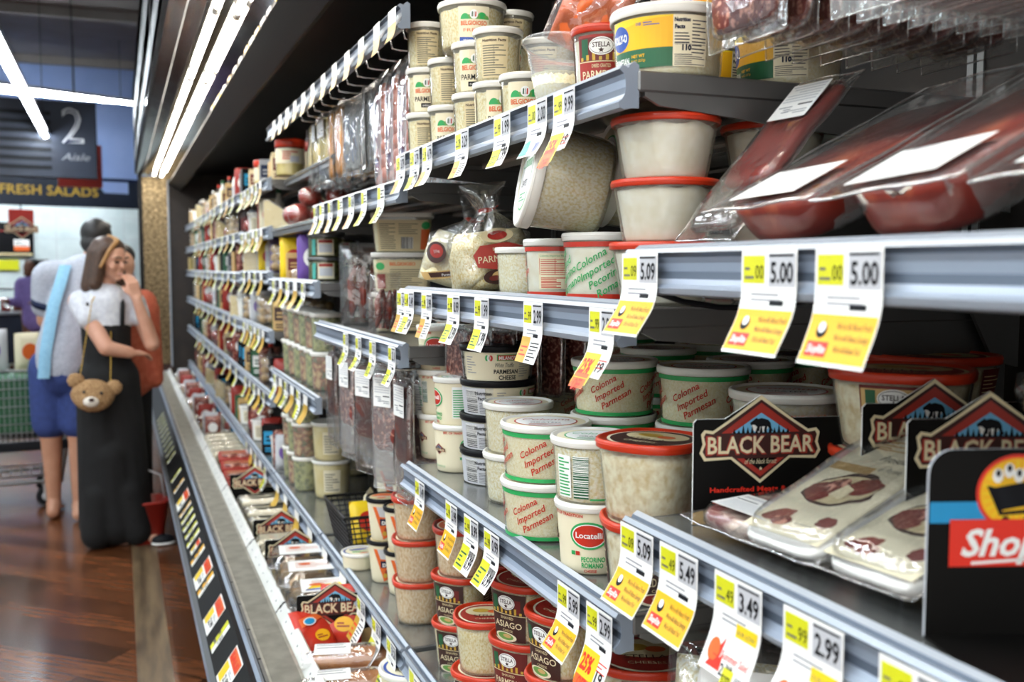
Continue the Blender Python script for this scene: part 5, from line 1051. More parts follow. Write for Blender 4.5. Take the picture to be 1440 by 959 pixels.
# --- bay 4
G = 'goods in the fourth bay'
for px, X, ks, w in ((458,.66,['jar','jar'],'the front jar stack'),(482,.80,['jar','jar'],'the second jar stack')): stack(1.450, px, X, ks, w, G)
for y, X, w in ((3.93,.625,'the spot nearer the aisle'),(3.99,.745,'the spot farther in')): stack(1.846, 0, X, ['redjar'], w+' beside the yellow cheese packs', G, y=y)
for i in range(3):
    for j in range(2): put(T['wax'], (.61+.10*i, 3.66+.10*j, 1.651), 0, f'red wax cheese in the lower layer, {ORD[i]} across, {("nearer","farther")[j]} row', G)
for i in range(2): put(T['wax'], (.66+.10*i, 3.71, 1.651+.068), 0, f'red wax cheese on the upper layer, {ORD[i]} across', G)
bear_sign(.24, .10, .15, (.76, 3.90, 1.652), -.2, 'far small bear logo board behind the red wax cheeses', small=True); bear_sign(.24, .10, .15, (.74, 3.50, 1.452), -.2, 'far small bear logo board below the red wax cheeses', small=True)
for i, (x, y, k, lb) in enumerate(((.62,3.78,'bx3','yellow and maroon carton on the jar shelf'),(.63,3.50,'po6','purple pouch on the jar shelf'),(.63,3.90,'po3','yellow pouch with a red mark on the jar shelf'))): put(T[k], (x, y, 1.452), facing(x, y), lb, G)
put(T['wurst'], (.68, 3.64, 1.453), 0, 'wrapped pale sausage lying on the jar shelf', G, rot=(0,0,-.3), scale=.7)
# --- bays 5 and beyond: rows of small goods
G = 'small goods in the fifth bay'
lay = [(.98,['po5','creamtub','bx2','rolls','bottle1','po4','bx6','bx2']),(1.239,['bx5','bx6','bottle5','rolls','rolls','rolls','po1','creamtub']),(1.475,['rolls','po6','whitebox','bottle2','po3','po1','wedge','bx2']),(1.655,['wedge','wedge','bottle2','po2','po5','bx1','creamtub','bx4']),(1.848,['bx1','bx1','bx3','bx4','bx1','redjar','bx1','bx1']),(.665,['po1','po4','creamtub','bx2','po5','bottle5','creamtub','po4'])]
lw = ['second','third','fourth','fifth','top','lowest']
LB = {'po1':'grey pouch with purple mark','po2':'cream pouch with orange mark','po3':'yellow pouch with red mark','po4':'speckled meat pouch','po5':'brick red pouch','po6':'purple pouch','bx1':'cream carton','bx2':'black carton with cyan block','bx3':'yellow carton','bx4':'grey carton with blue block','bx5':'tan carton','bx6':'green carton','bottle1':'black-labelled bottle with red cap','bottle2':'white bottle with green cap','bottle3':'blue bottle','bottle4':'dark bottle','bottle5':'brown bottle with white cap','rolls':'pack of round rolls','wedge':'yellow cheese wedge','creamtub':'white food tub','redjar':'red-lidded jar','wax':'red wax cheese','ham':'wrapped ham','clam':'clear box'}
for li, (z, ks) in enumerate(lay):
    for i, k in enumerate(ks):
        if k == 'whitebox': k = 'bx1'
        x = .625+.01*(i % 3); y = 4.13+.125*i; put(T[k], (x, y, z), facing(x, y)+.2*(i % 3-1), f'{LB[k]}, {ORD[i]} from the near end, {lw[li]} shelf of the fifth bay', G, scale=.74 if k[:2] == 'bo' else .9 if k[:2] == 'po' else None)
        if i % 2 == 0 and li not in (3,): put(T[ks[(i+3) % len(ks)] if ks[(i+3) % len(ks)] != 'whitebox' else 'bx1'], (x+.15, y+.02, z), facing(x, y), f'small item behind the {ORD[i]} one on the {lw[li]} shelf of the fifth bay', G)
far = ['bx1','bottle2','po4','bx4','creamtub','bottle4','bx2','po5','bottle5','rolls','wax','bx5','bottle1','rolls','bx6','wax','bottle5','wedge','po4']
rr = random.Random(12)
for bi, (ya, yb) in enumerate(((5.05,6.1),(6.1,7.15),(7.15,8.2),(8.2,9.3))):
    for li, z in enumerate((.665,.98,1.235,1.465,1.665,1.855)):
        y = ya+.09
        while y < yb-.07:
            k = rr.choice(far); put(T[k], (.625, y, z), facing(.6, y)+rr.uniform(-.3,.3), 'blurred '+LB[k]+' on a far shelf beyond the fifth bay', 'blurred '+{'po':'pouches','bx':'cartons','bo':'bottles','cr':'tubs','ro':'roll packs','wa':'cheeses','we':'cheeses'}[k[:2]]+' '+LB[k]+' on the far shelves', scale=.78 if k[:2] == 'bo' else None)
            y += .135 if bi < 2 else .17
# --- front deck, from near to far
G = 'goods on the front deck'
zd = .512
for i, (px, py) in enumerate(((598,940),(660,985))):
    q = at(px, py, Z=.60); put(T['ring'], (max(q.x-.03,.49), q.y, zd+.03), .4, ('farther' if i == 0 else 'nearer')+' cream spread tub with blue ring lid at the picture bottom', G, scale=1.2)
q = at(478, 940, Z=.56); put(T['wurst'], (.52, q.y, zd+.028), -.25, 'large brown sausage in clear wrap, the upper of two', G, scale=1.05)
yw = q.y; put(T['wurst'], (.50, yw-.075, zd+.004), -.15, 'large brown sausage in clear wrap, at the picture edge', G, scale=1.0)
put(T['wurst'], (.62, yw-.15, zd+.004), -.15, 'large brown sausage in clear wrap, below the spread tubs', G, scale=.9)
q = at(462, 890, Z=.56); put(T['redbag'], (.505, q.y+.01, zd+.012), 0, 'red snack bag with yellow patch before the bear board', G, rot=(-.45,0,-.35), scale=.95)
put(T['redbag'], (.455, q.y-.03, zd+.010), 0, 'red snack bag lying lowest beside the sausage', G, rot=(-.8,0,.35), scale=.8)
put(T['redbag'], (.620, q.y+.03, zd+.006), 0, 'red snack bag leaning right under the hanging ticket', G, rot=(-.5,.15,.1), scale=1.0)
bear_sign(.24, .135, .175, (.520, 2.52, zd+.006), -.18, 'bear logo board on the deck behind the red snack bags', small=True)
for i, (k, lb) in enumerate((('clam','nearest clear box with yellow and blue paper'),('clam2','middle clear box with pink print paper'),('clam2','farthest clear box with pink print paper'))):
    put(T[k], (.505, [2.67,2.86,3.04][i], zd+.02), -.12, lb+' on the deck', G, scale=(1.35,1.12,1.25))
for i in range(3): put(T['clam2' if i else 'clam'], (.655, 2.63+.15*i, zd-.004), -.1, f'clear bread box half below the low shelf, {ORD[i]} from near end', G, scale=.86)
put(T['crisp'], (.628, 3.10, zd-.002), 0, 'brown crisps carton tilted against the rail', G, rot=(-.3,.0,-.5), scale=.9)
bear_sign(.26, .115, .17, (.535, 3.165, zd+.006), -.1, 'bear logo board peeping out behind the clear boxes', small=True)
for i in range(2): put(T['block'], (.520, 3.25+.125*i, zd+.003), -.1, ('nearer' if i == 0 else 'farther')+' plain white cheese block on the deck', G, scale=(1.35,1.1,1.2))
bear_sign(.26, .11, .17, (.535, 3.46, zd+.006), -.1, 'bear logo board peak between white blocks and labelled packs', small=True)
for i in range(7): put(T['whitepack'], (.530, 3.54+.092*i, zd+.02+.010*(i % 2)), -.15+.05*(i % 3), f'white labelled cheese pack on the deck, {ORD[i]} from the near end', G, rot=(-.35,0,-.08), scale=(1.5,1.05,1.1))
bear_sign(.26, .115, .18, (.535, 4.24, zd+.006), -.12, 'bear logo board on the deck before the salami boxes', small=True)
put(T['ham'], (.485, 4.33, zd+.01), .3, 'round wrapped ham behind the far deck bear board', G)
for i in range(4): put(T['salbox'], (.530, 4.45+.125*i, zd+.015+.022*i), -.1, f'red salami carton with dark slices, {ORD[i]} from the near end', G, rot=(.15,0,-.05), scale=(1.5,1,1))
for i in range(5): put(T['block'], (.520, 5.0+.125*i, zd+.02), -.1, f'pale wrapped block in the far deck row, {ORD[i]} from the near end', G, scale=(1.4,1.1,1.2))
for i in range(19):
    for c in (0, 1):
        k = ['whitepack','ham','po4','bx2','po1','whitepack','clam2','wax','po5','creamtub'][(i*2+c*3) % 10]; sc = .8 if k in ('po4','bx2','po1','po5','creamtub') else .9
        put(T[k], (.475+.12*c, 5.72+.18*i+.03*c, zd+.006), -.1*(i % 4), 'blurred '+{'whitepack':'white cheese pack','ham':'wrapped ham','clam2':'clear box'}.get(k, LB.get(k, k))+' on the far front deck', 'far deck '+{'whitepack':'white packs','ham':'hams','clam2':'clear boxes'}.get(k, LB.get(k, k)), scale=sc)
# black hose under shelf R
m = MB(); pts = [at(px, py, Y=1.0) for px, py in ((905,400),(925,412),(960,424),(1010,432),(1060,433),(1130,424),(1200,419))]; m.tube(pts, .0035, 'ink', 8); tag(m.obj('wire'), 'thin black wire sagging below the eye level shelf', 'wire')
# ------------------------------------------------------------------ the store around the case
def struct(name, m, loc=None, rot=None): return tag(m.obj(name, None, loc, rot), kind='structure')
# herringbone board floor
fm = mat('woodfloor', (.1,.05,.03), .24); nt = fm.node_tree; N = nt.nodes; L = nt.links; b = N['Principled BSDF']
tc = N.new('ShaderNodeTexCoord'); mp = N.new('ShaderNodeMapping'); mp.inputs['Rotation'].default_value = (0,0,.72); L.new(tc.outputs['Object'], mp.inputs[0])
br = N.new('ShaderNodeTexBrick'); br.inputs['Scale'].default_value = 1.; br.inputs['Brick Width'].default_value = .9; br.inputs['Row Height'].default_value = .14; br.inputs['Mortar Size'].default_value = .002; br.inputs['Color1'].default_value = (*X_('#74462a'),1); br.inputs['Color2'].default_value = (*X_('#3c2211'),1); br.inputs['Mortar'].default_value = (*X_('#1c100a'),1)
L.new(mp.outputs[0], br.inputs['Vector']); mp2 = N.new('ShaderNodeMapping'); mp2.inputs['Scale'].default_value = (2,22,1); L.new(mp.outputs[0], mp2.inputs[0]); nz = N.new('ShaderNodeTexNoise'); nz.inputs['Scale'].default_value = 2.5; nz.inputs['Detail'].default_value = 5; L.new(mp2.outputs[0], nz.inputs['Vector'])
mx = N.new('ShaderNodeMix'); mx.data_type = 'RGBA'; mx.blend_type = 'MULTIPLY'; mx.inputs[0].default_value = .75; L.new(br.outputs[0], mx.inputs[6]); L.new(nz.outputs['Color'], mx.inputs[7])
r = N.new('ShaderNodeValToRGB'); r.color_ramp.elements[0].position = .3; r.color_ramp.elements[0].color = (.35,.35,.35,1); r.color_ramp.elements[1].position = .7; r.color_ramp.elements[1].color = (1.5,1.4,1.3,1); L.new(nz.outputs['Fac'], r.inputs[0]); L.new(r.outputs[0], mx.inputs[7]); L.new(mx.outputs[2], b.inputs['Base Color'])
noisy('borderwood', X_('#4c3c2c'), X_('#7a664c'), 3, .34, 0, (8,1,1), detail=5)
noisy('ceilmat', X_('#7c7672'), X_('#88827e'), 2, .8); noisy('bluewall', X_('#90a8dc'), X_('#9cb2e2'), 2, .7); noisy('deliwhite', X_('#c9d6d6'), X_('#dbe5e4'), 3, .4); noisy('navywall', X_('#141c2c'), X_('#1b2536'), 4, .5)
m = MB(); m.box((-7,-3,-.05),(1.3,26,0), 'woodfloor'); struct('floor', m)
m = MB(); m.box((.02,-3,0),(.145,9.8,.0012), 'borderwood'); struct('floor_border', m)
m = MB(); m.box((-7,-3,4.9),(1.3,26,4.95), 'ceilmat')
for i in range(7): m.box((-7,1+3.4*i,4.78),(1.3,1.12+3.4*i,4.9), 'ceilmat')
struct('ceiling', m)
m = MB(); m.box((-7.1,-3,0),(-7,26,4.95), 'deliwhite'); struct('wall_left', m)
m = MB(); m.box((1.3,-3,0),(1.4,26,4.95), 'navywall'); struct('wall_right', m)
# far deli wall runs askew to the aisle
FW = Matrix.Translation((-3.5, 17.6, 0)) @ Matrix.Rotation(.28, 4, 'Z')
def far(name, m, parent=None): o = m.obj(name, parent); o.matrix_world = FW; return o
m = MB(); m.box((-6,.0,3.0),(8,.1,4.9), 'bluewall'); tag(far('wall_far', m), kind='structure')
m = MB(); m.box((-6,1.6,0),(8,1.7,3.1), 'deliwhite')
for i in range(24): m.box((-6+.6*i,1.594,0),(-5.992+.6*i,1.6,3.1), 'lightgrey')
for i in range(8): m.box((-6,1.594,.4*i),(8,1.6,.4*i+.008), 'lightgrey')
tag(far('wall_deli', m), kind='structure')
m = MB(); m.box((-5.9,.05,2.80),(7.9,1.59,2.84), 'deliwhite'); tag(far('ceiling_deli', m), kind='structure')
f_ = thing('deli_fascia', (0,0,0), 0, 'dark blue deli fascia with gold lettering over the far counter', 'fascia'); f_.matrix_world = FW
m = MB(); m.box((-3.3,-.10,2.50),(4.6,.0,2.98), 'navywall', bev=.01); m.box((-3.3,-.12,2.95),(4.6,.0,2.999), 'navy')
P = Print(m, lambda u, v, l: (u, -.101-l, v), lift=.004); P.text('COLD CUTS & FRESH SALADS', 1.75, 2.68, .22, 'gold', 1, w=3.1, bold=.015); P.poly([(2.95,2.98),(3.1,2.9),(3.3,2.88),(3.4,2.75),(3.8,2.75),(3.8,2.98)], 'bluewall', 1); m.obj('fascia_board', f_)
# counter
c_ = thing('deli_counter', (0,0,0), 0, 'long deli counter with a glass front below the dark blue fascia', 'counter'); c_.matrix_world = FW
m = MB(); m.box((-3.2,-.9,0),(4.5,-.05,.75), 'navywall', bev=.02); m.obj('counter_base', c_); m = MB(); m.box((-3.2,-.92,.75),(4.5,-.02,.80), 'steel', bev=.01); m.box((-3.2,-.35,1.12),(4.5,-.02,1.16), 'steel', bev=.01); m.obj('counter_top', c_)
m = MB(); m.grid(lambda a, b: (-3.2+7.7*a, -.90+.55*b**2, .80+.34*b), 12, 8, 'glass'); m.obj('glass_front', c_)
rr = random.Random(5)
for i in range(18):
    k = rr.choice(['po4','po2','rolls','creamtub','po5','bx1','ham']); o = put(T[k], (0,0,0), 0, 'blurred '+LB.get(k, k)+' inside the far deli counter', 'far deli counter '+LB.get(k, k)); o.matrix_world = FW @ Matrix.Translation((.2+.17*i, -.55, .80)) @ Matrix.Scale(1.3, 4)
# menu board, lantern, note, laptop
mb_ = thing('menu_board', (0,0,0), 0, 'black menu board with white and orange panels behind the deli counter', 'menu board'); mb_.matrix_world = FW @ Matrix.Translation((1.78,0,0))
m = MB(); m.box((-1.9,1.52,1.68),(-.02+.85,1.58,2.28), 'black', bev=.01); P = Print(m, lambda u, v, l: (u, 1.519-l, v), lift=.004); P.rect(-1.85,1.70,.80,1.74,'beige',1)
P.rect(-1.85,2.12,.80,2.14,'brickred',1)
for i in range(5): P.rect(-1.7+.55*i,1.78,-1.45+.55*i,1.98,'paper',1); P.rect(-1.7+.55*i,1.78,-1.45+.55*i,1.86,'orange',2); P.lines(-1.68+.55*i,1.88,-1.48+.55*i,1.97,2,'dull',2,.4)
m.obj('board', mb_)
hs = thing('hanging_sign', (0,0,0), 0, 'small red hanging sign with a blue peaked logo over the deli counter', 'sign'); hs.matrix_world = FW @ Matrix.Translation((2.38,0,0)); m = MB(); m.box((-.52,-.3,2.14),(-.14,-.27,2.42), 'brickred', bev=.01); m.obj('panel', hs); m = MB(); P = Print(m, lambda u, v, l: (u, -.31-l, v), lift=.004); bear_logo(P, -.33, 2.10, .5, 1, True); m.obj('logo_panel', hs); m = MB(); m.tube([(-.33,-.28,2.42),(-.33,-.28,2.52)], .01, 'ink', 6); m.obj('hanger', hs)
n_ = MB(); n_.box((2.02,1.55,1.44),(2.36,1.565,1.62), 'lime'); tag(far('paper_note', n_), 'bright yellow-green paper note on the deli wall', 'note')
lp = thing('deli_scale', (0,0,0), 0, 'dark computer screen with a keyboard base on the deli counter', 'computer'); lp.matrix_world = FW @ Matrix.Translation((1.75,0,0)); m = MB(); m.prism([(.42,1.2),(.78,1.2),(.70,1.62),(.34,1.62)], 'steeldark', -.24, -.22, 'ink'); m.obj('screen', lp); m = MB(); m.box((.35,-.38,1.162),(.80,-.10,1.2), 'ink', bev=.005); m.obj('base', lp)
# aisle marker
a_ = thing('aisle_sign', (0,0,0), 0, 'dark hanging aisle sign with a pale number two and black slots', 'sign')
AW = Matrix.Translation(at(136, 203, Y=12.6)) @ Matrix.Rotation(.1, 4, 'Z') @ Matrix.Scale(1.145, 4); AW.translation.z = 2.94; a_.matrix_world = AW
m = MB(); W, H = 2.3, .76; m.box((-W,-.03,-H/2),(0,.03,H/2), 'navywall', bev=.01); m.box((-W,-.034,-H/2),(0,-.03,-H/2+.012), 'ink'); m.box((-.012,-.034,-H/2),(0,-.03,H/2), 'ink'); m.obj('sign_panel', a_)
m = MB(); P = Print(m, lambda u, v, l: (u, -.034-l, v), lift=.004)
for i in range(7): P.rect(-W+.05,-.30+.088*i,-.42,-.26+.088*i,'ink',1)
P.text('2', -.22, -.03, .50, 'lightgrey', 2, bold=.0, w=.20); P.text('2', -.22, -.03, .50, 'navy', 3, bold=-.03, w=.155); P.text('Aisle', -.2, -.2, .1, 'grey', 2, shear=.3, w=.26); m.obj('number_panel', a_)
m = MB(); m.tube([(-.2,0,H/2),(-.2,0,2.1)], .006, 'ink', 5); m.tube([(-W+.2,0,H/2),(-W+.2,0,2.1)], .006, 'ink', 5); m.obj('hanger_wire', a_)
m = MB(); m.box((-.35,.3,-H/2-.06),(.07,.36,-.0), 'brickred', bev=.01); m.obj('red_back_panel', a_)
# store ceiling lights
def store_light(p0, p1, label, z=None):
    m = MB(); p0, p1 = Vector(p0), Vector(p1); d = (p1-p0).normalized(); n = d.cross(Vector((0,0,1))).normalized()*.045; u = Vector((0,0,.05))
    vs = []
    for p in (p0, p1): vs += [p-n, p+n, p+n+u, p-n+u]
    m.add(vs, [(0,1,2,3),(4,7,6,5),(1,5,6,2),(3,2,6,7),(0,3,7,4)], 'lightgrey'); r = link('ceiling_light', None); tag(r, label, 'ceiling light', 'store ceiling tube lights'); m.obj('housing', r)
    m = MB(); m.tube([p0+Vector((0,0,-.012)), p1+Vector((0,0,-.012))], .024, 'storetube', 8); m.obj('tube', r)
    m = MB(); 
    for t in (.1,.9): q = p0.lerp(p1, t); m.tube([q+u, (q.x,q.y,4.9)], .004, 'ink', 5)
    m.obj('hanger_wire', r)
ZT = 4.0
store_light(at(-40,-10,Z=2.98), at(66,194,Z=2.98), 'near ceiling tube light running along the aisle over the aisle sign')
pL = at(-60,112,Z=ZT); pR = at(192,145,Z=ZT); store_light(pL, pR, 'far ceiling tube light running across the store before the blue wall')
for k in range(3):
    for i in range(2 if k < 2 else 3): store_light((-1.2-1.7*k, -2.8+4.4*i, ZT), (-1.2-1.7*k, 1.2+4.4*i, ZT), 'ceiling tube light over the aisle beside the camera, outside the picture')
store_light((-5.5, 15, ZT), (-.0, 16.4, ZT), 'tube light before the blue wall, hidden above the picture')  # extra lamp added to lift the blue wall
store_light(FW @ Vector((-3,.35,2.66)), FW @ Vector((4.2,.35,2.66)), 'tube light under the deli ceiling, tucked behind the fascia')  # added lamp, kept out of sight, lights the deli wall
# ------------------------------------------------------------------ shoppers
def lin(a, b, t): return a+(b-a)*t
def body_mesh(name, caps, ells, m, voxel, smooth=6, parent=None, extra=None):
    """capsules with two radii and ellipsoids melted into one skin"""
    mb = MB()
    for a, b, r0, r1 in caps:
        a, b = Vector(a), Vector(b); n = 6; pts = [a+(b-a)*(i/n) for i in range(n+1)]; mb.tube(pts, [lin(r0, r1, i/n) for i in range(n+1)], m, 14); mb.ell(a, (r0,)*3, m, 14, 10); mb.ell(b, (r1,)*3, m, 14, 10)
    for e in ells:
        c, r = e[0], e[1]; T4 = Matrix.Translation(c) @ (Matrix.Rotation(e[2], 4, e[3]) if len(e) > 2 else Matrix()); mb.ell((0,0,0), r, m, 24, 16, T4)
    o = mb.obj(name, parent); rm = o.modifiers.new('r', 'REMESH'); rm.mode = 'VOXEL'; rm.voxel_size = voxel; rm.use_smooth_shade = True
    if smooth: sm = o.modifiers.new('s', 'SMOOTH'); sm.factor = .6; sm.iterations = smooth
    return o
def hand(caps, ells, wrist, d, up, s=1., curl=.5):
    """palm and five fingers added to a capsule list; d points along the hand, up is the back of the hand"""
    w, d, up = Vector(wrist), Vector(d).normalized(), Vector(up).normalized(); side = d.cross(up).normalized(); up = side.cross(d).normalized()
    for k in (-1, 0, 1): caps.append((w+side*(k*.018*s), w+d*(.085*s)+side*(k*.026*s), .016*s, .0135*s))
    for i, (k, ln) in enumerate(((-1.45,.065),(-.5,.078),(.45,.074),(1.35,.058))):
        b = w+d*(.088*s)+side*(k*.019*s); dd = (d-up*curl*.55).normalized(); m1 = b+dd*(ln*.5*s); d2 = (d-up*curl*1.7).normalized(); caps.append((b, m1, .0092*s, .0085*s)); caps.append((m1, m1+d2*(ln*.5*s), .0085*s, .007*s))
    t0 = w+d*(.025*s)-side*(.024*s); t1 = t0-side*(.028*s)+d*(.03*s)-up*.008*s; caps.append((t0, t1, .013*s, .010*s)); caps.append((t1, t1+d*(.03*s)-up*.012*s, .010*s, .008*s))
for n, c1, c2 in (('skin','#b98468','#c79478'),('skinlight','#c9937a','#d6a48c'),('skindark','#6b4534','#7a5240')): noisy(n, X_(c1), X_(c2), 12, .5, lo=.3, hi=.7)
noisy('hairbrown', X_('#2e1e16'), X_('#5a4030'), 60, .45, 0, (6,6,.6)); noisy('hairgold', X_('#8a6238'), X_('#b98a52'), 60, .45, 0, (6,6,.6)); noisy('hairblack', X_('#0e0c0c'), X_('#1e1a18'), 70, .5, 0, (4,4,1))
noisy('jersey', X_('#a9aebb'), X_('#b9bec9'), 60, .8, bump=.1); noisy('jerseyblue', X_('#86b8d6'), X_('#94c4de'), 60, .8); noisy('shortsblue', X_('#27386e'), X_('#30427c'), 30, .8, bump=.1); noisy('dressblack', X_('#060607'), X_('#0c0c0e'), 20, .85, bump=.15); noisy('teewhite', X_('#c9ccd6'), X_('#dcdfe6'), 40, .85); noisy('coral', X_('#b9583e'), X_('#cc6c50'), 30, .8); noisy('fur', X_('#8a6844'), X_('#b8946a'), 90, .9, 0, (1,1,1), 1., 4); noisy('lilac', X_('#7a68a8'), X_('#8a78b8'), 30, .8)
mat('bearwhite', X_('#e8e0d4'), .9); mat('eyeink', (.01,.01,.01), .15)
def head(p, c, r, yaw, pitch, skin, woman, tiltx=0.):
    """face looks along local -Y turned by yaw; returns the transform"""
    H = Matrix.Translation(c) @ Matrix.Rotation(yaw, 4, 'Z') @ Matrix.Rotation(pitch, 4, 'X') @ Matrix.Scale(r/.115, 4)
    return H
# --- the man: back to us, leaning to the case
def Hx(H, v): return tuple(H @ Vector(v))
P0 = Vector((-.30, 6.42, 0)); man = thing('person', P0, 0, 'man in white shirt with pale blue stripe and blue shorts, back turned', 'person', 'shoppers by the case')
man.rotation_euler = (0,0,-.15)
caps = []; ells = []
caps += [((-.11,.03,.92),(-.11,.02,.50),.098,.066), ((-.11,.02,.50),(-.11,.04,.11),.062,.040), ((.07,.0,.92),(.055,-.04,.50),.098,.066), ((.055,-.04,.50),(.05,-.05,.11),.062,.040)]
for sx, fx, fy in ((-1,-.11,.04),(1,.05,-.05)): caps += [((fx,fy-.01,.085),(fx+.02*sx,fy+.14,.035),.044,.034), ((fx,fy-.03,.05),(fx,fy-.035,.04),.040,.038), ((fx+.02*sx,fy+.13,.032),(fx+.03*sx,fy+.20,.026),.034,.024)]
for sx, fx, fy in ((-1,-.11,.04),(1,.05,-.05)):
    for i in range(5): caps.append(((fx+.025*sx+(i-2)*.016,fy+.19,.022),(fx+.03*sx+(i-2)*.018,fy+.235-.006*abs(i-1),.017),.012,.010))
caps += [((0,.0,.95),(.05,.05,1.22),.150,.150), ((.05,.05,1.22),(.09,.10,1.44),.152,.135), ((.09,.10,1.46),(.14,.16,1.58),.065,.058)]
caps += [((-.10,.08,1.45),(.28,.10,1.45),.075,.075), ((-.11,.08,1.44),(-.14,.12,1.18),.062,.05), ((-.14,.12,1.18),(.02,.32,1.12),.048,.034), ((.29,.10,1.44),(.33,.16,1.17),.062,.050), ((.33,.16,1.17),(.38,.38,1.16),.047,.034)]
hand(caps, ells, (.03,.33,1.12), (.8,.5,-.1), (0,.2,1), 1., .7); hand(caps, ells, (.38,.39,1.16), (.3,.9,0), (0,0,1), 1., .7)
ells += [((.155,.195,1.665),(.078,.098,.112),-.35,'X'), ((.16,.27,1.61),(.05,.05,.05)), ((.165,.305,1.655),(.014,.022,.02)), ((.075,.20,1.66),(.012,.022,.03)), ((.235,.20,1.66),(.012,.022,.03)), ((.16,.285,1.60),(.026,.02,.009))]
body_mesh('body', caps, ells, 'skin', .0085, 5, man)
hm = MB(); 
body_mesh('hair', [], [((.15,.165,1.70),(.090,.102,.092),-.3,'X'), ((.145,.115,1.64),(.078,.05,.07)), ((.16,.24,1.745),(.07,.05,.035))], 'hairblack', .010, 3, man)
sc_ = [((0,.0,.99),(.05,.05,1.22),.178,.170), ((.05,.05,1.22),(.09,.10,1.43),.172,.150), ((-.10,.08,1.45),(.28,.10,1.45),.090,.090), ((-.115,.08,1.44),(-.135,.11,1.27),.088,.082), ((.29,.10,1.44),(.32,.14,1.27),.088,.082), ((0,0,.96),(0,0,.93),.176,.178)]
body_mesh('shirt', sc_, [], 'jersey', .012, 6, man)
m = MB(); m.tube([(-.118,.080,1.30),(-.125,.09,1.27)], [.087,.087], 'navy', 18); m.tube([(.318,.13,1.30),(.322,.14,1.27)], [.087,.087], 'navy', 18); m.obj('cuff', man)
m = MB(); pts = [(-.10,-.158,.86),(-.085,-.165,1.0),(-.06,-.15,1.15),(-.04,-.125,1.28),(-.01,-.085,1.40),(.01,-.02,1.51)]
def strip(a, b):
    i = min(int(b*5), 4); t = b*5-i; q = Vector(pts[i]).lerp(Vector(pts[i+1]), t); return (q.x+(a-.5)*.07, q.y-.006-.012*(1-abs(a-.5)*2)+.02*(.5-a), q.z)
m.grid(strip, 4, 20, 'jerseyblue'); m.obj('stripe', man)
body_mesh('shorts', [((0,.0,.93),(0,.0,.88),.170,.168), ((-.10,.03,.90),(-.11,.02,.58),.128,.108), ((.08,.0,.90),(.06,-.03,.58),.128,.108)], [], 'shortsblue', .012, 5, man)
# --- the woman in the long black dress
W0 = Vector((-.075, 5.72, 0)); wo = thing('person', W0, 0, 'woman in long black dress over a white tee, hand to her mouth', 'person', 'shoppers by the case'); wo.rotation_euler = (0,0,.0)
caps = []; ells = []
caps += [((-.07,0,.85),(-.08,0,.46),.085,.058), ((-.08,0,.46),(-.08,.02,.10),.055,.036), ((.07,0,.85),(.09,-.01,.46),.085,.058), ((.09,-.01,.46),(.11,-.02,.10),.055,.036)]
for fx, fy in ((-.08,.02),(.11,-.02)): caps += [((fx,fy,.07),(fx+.10,fy-.05,.03),.036,.026), ((fx-.01,fy+.01,.045),(fx-.012,fy+.01,.036),.033,.031), ((fx+.10,fy-.05,.03),(fx+.15,fy-.07,.022),.027,.018)]
caps += [((0,0,.92),(0,.0,1.10),.125,.110), ((0,0,1.10),(0,.0,1.30),.112,.115), ((0,0,1.34),(.015,-.01,1.44),.048,.045)]
caps += [((-.13,.0,1.315),(.13,.0,1.315),.056,.056), ((-.12,-.04,1.30),(.0,-.16,1.08),.048,.042), ((.0,-.16,1.08),(.11,-.13,1.05),.042,.032), ((.15,.02,1.31),(.225,-.06,1.09),.048,.042), ((.225,-.06,1.09),(.155,-.10,1.33),.040,.026)]
hand(caps, ells, (.155,-.10,1.335), (-.25,-.05,1), (.4,-.9,0), .92, 1.0); hand(caps, ells, (.115,-.128,1.05), (.7,.5,-.1), (0,-.2,1), .92, .6)
# head, face to the right of the aisle view and a little to us
HM = Matrix.Translation((.03,-.035,1.535)) @ Matrix.Rotation(.80, 4, 'Z') @ Matrix.Rotation(.20, 4, 'X')
def he(c, r): return (tuple(HM @ Vector(c)), r, .80, 'Z')
ells += [he((0,.010,.02),(.073,.088,.092)), he((0,-.035,-.045),(.048,.045,.052)), he((0,-.086,-.010),(.010,.016,.020)), he((0,-.095,-.020),(.013,.012,.010)), he((0,-.074,-.052),(.022,.014,.006)), he((0,-.072,-.062),(.019,.014,.006)), he((0,-.066,-.085),(.02,.018,.015)), he((-.035,-.060,-.025),(.024,.02,.024)), he((.035,-.060,-.025),(.024,.02,.024)), he((0,-.070,.022),(.05,.014,.012)), he((.076,.012,-.005),(.010,.018,.028)), he((-.076,.012,-.005),(.010,.018,.028))]
body_mesh('body', caps, ells, 'skinlight', .0070, 4, wo)
for sx in (-1, 1):
    m = MB(); m.ell((0,0,0), (.016,.006,.0055), 'eyeink', 12, 8, HM @ Matrix.Translation((.030*sx,-.0775,.003))); m.obj('eye', wo)
    m = MB(); m.tube([HM @ Vector((.012*sx,-.088,.027)), HM @ Vector((.032*sx,-.086,.032)), HM @ Vector((.050*sx,-.074,.026))], [.0035,.004,.002], 'hairbrown', 6); m.obj('eyebrow', wo)
m = MB(); m.ell((0,0,0), (.020,.008,.0065), 'pink', 12, 8, HM @ Matrix.Translation((0,-.083,-.057))); m.obj('lips', wo)
def hq(c, r, a=0): return (tuple(HM @ Vector(c)), r, .80+a, 'Z')
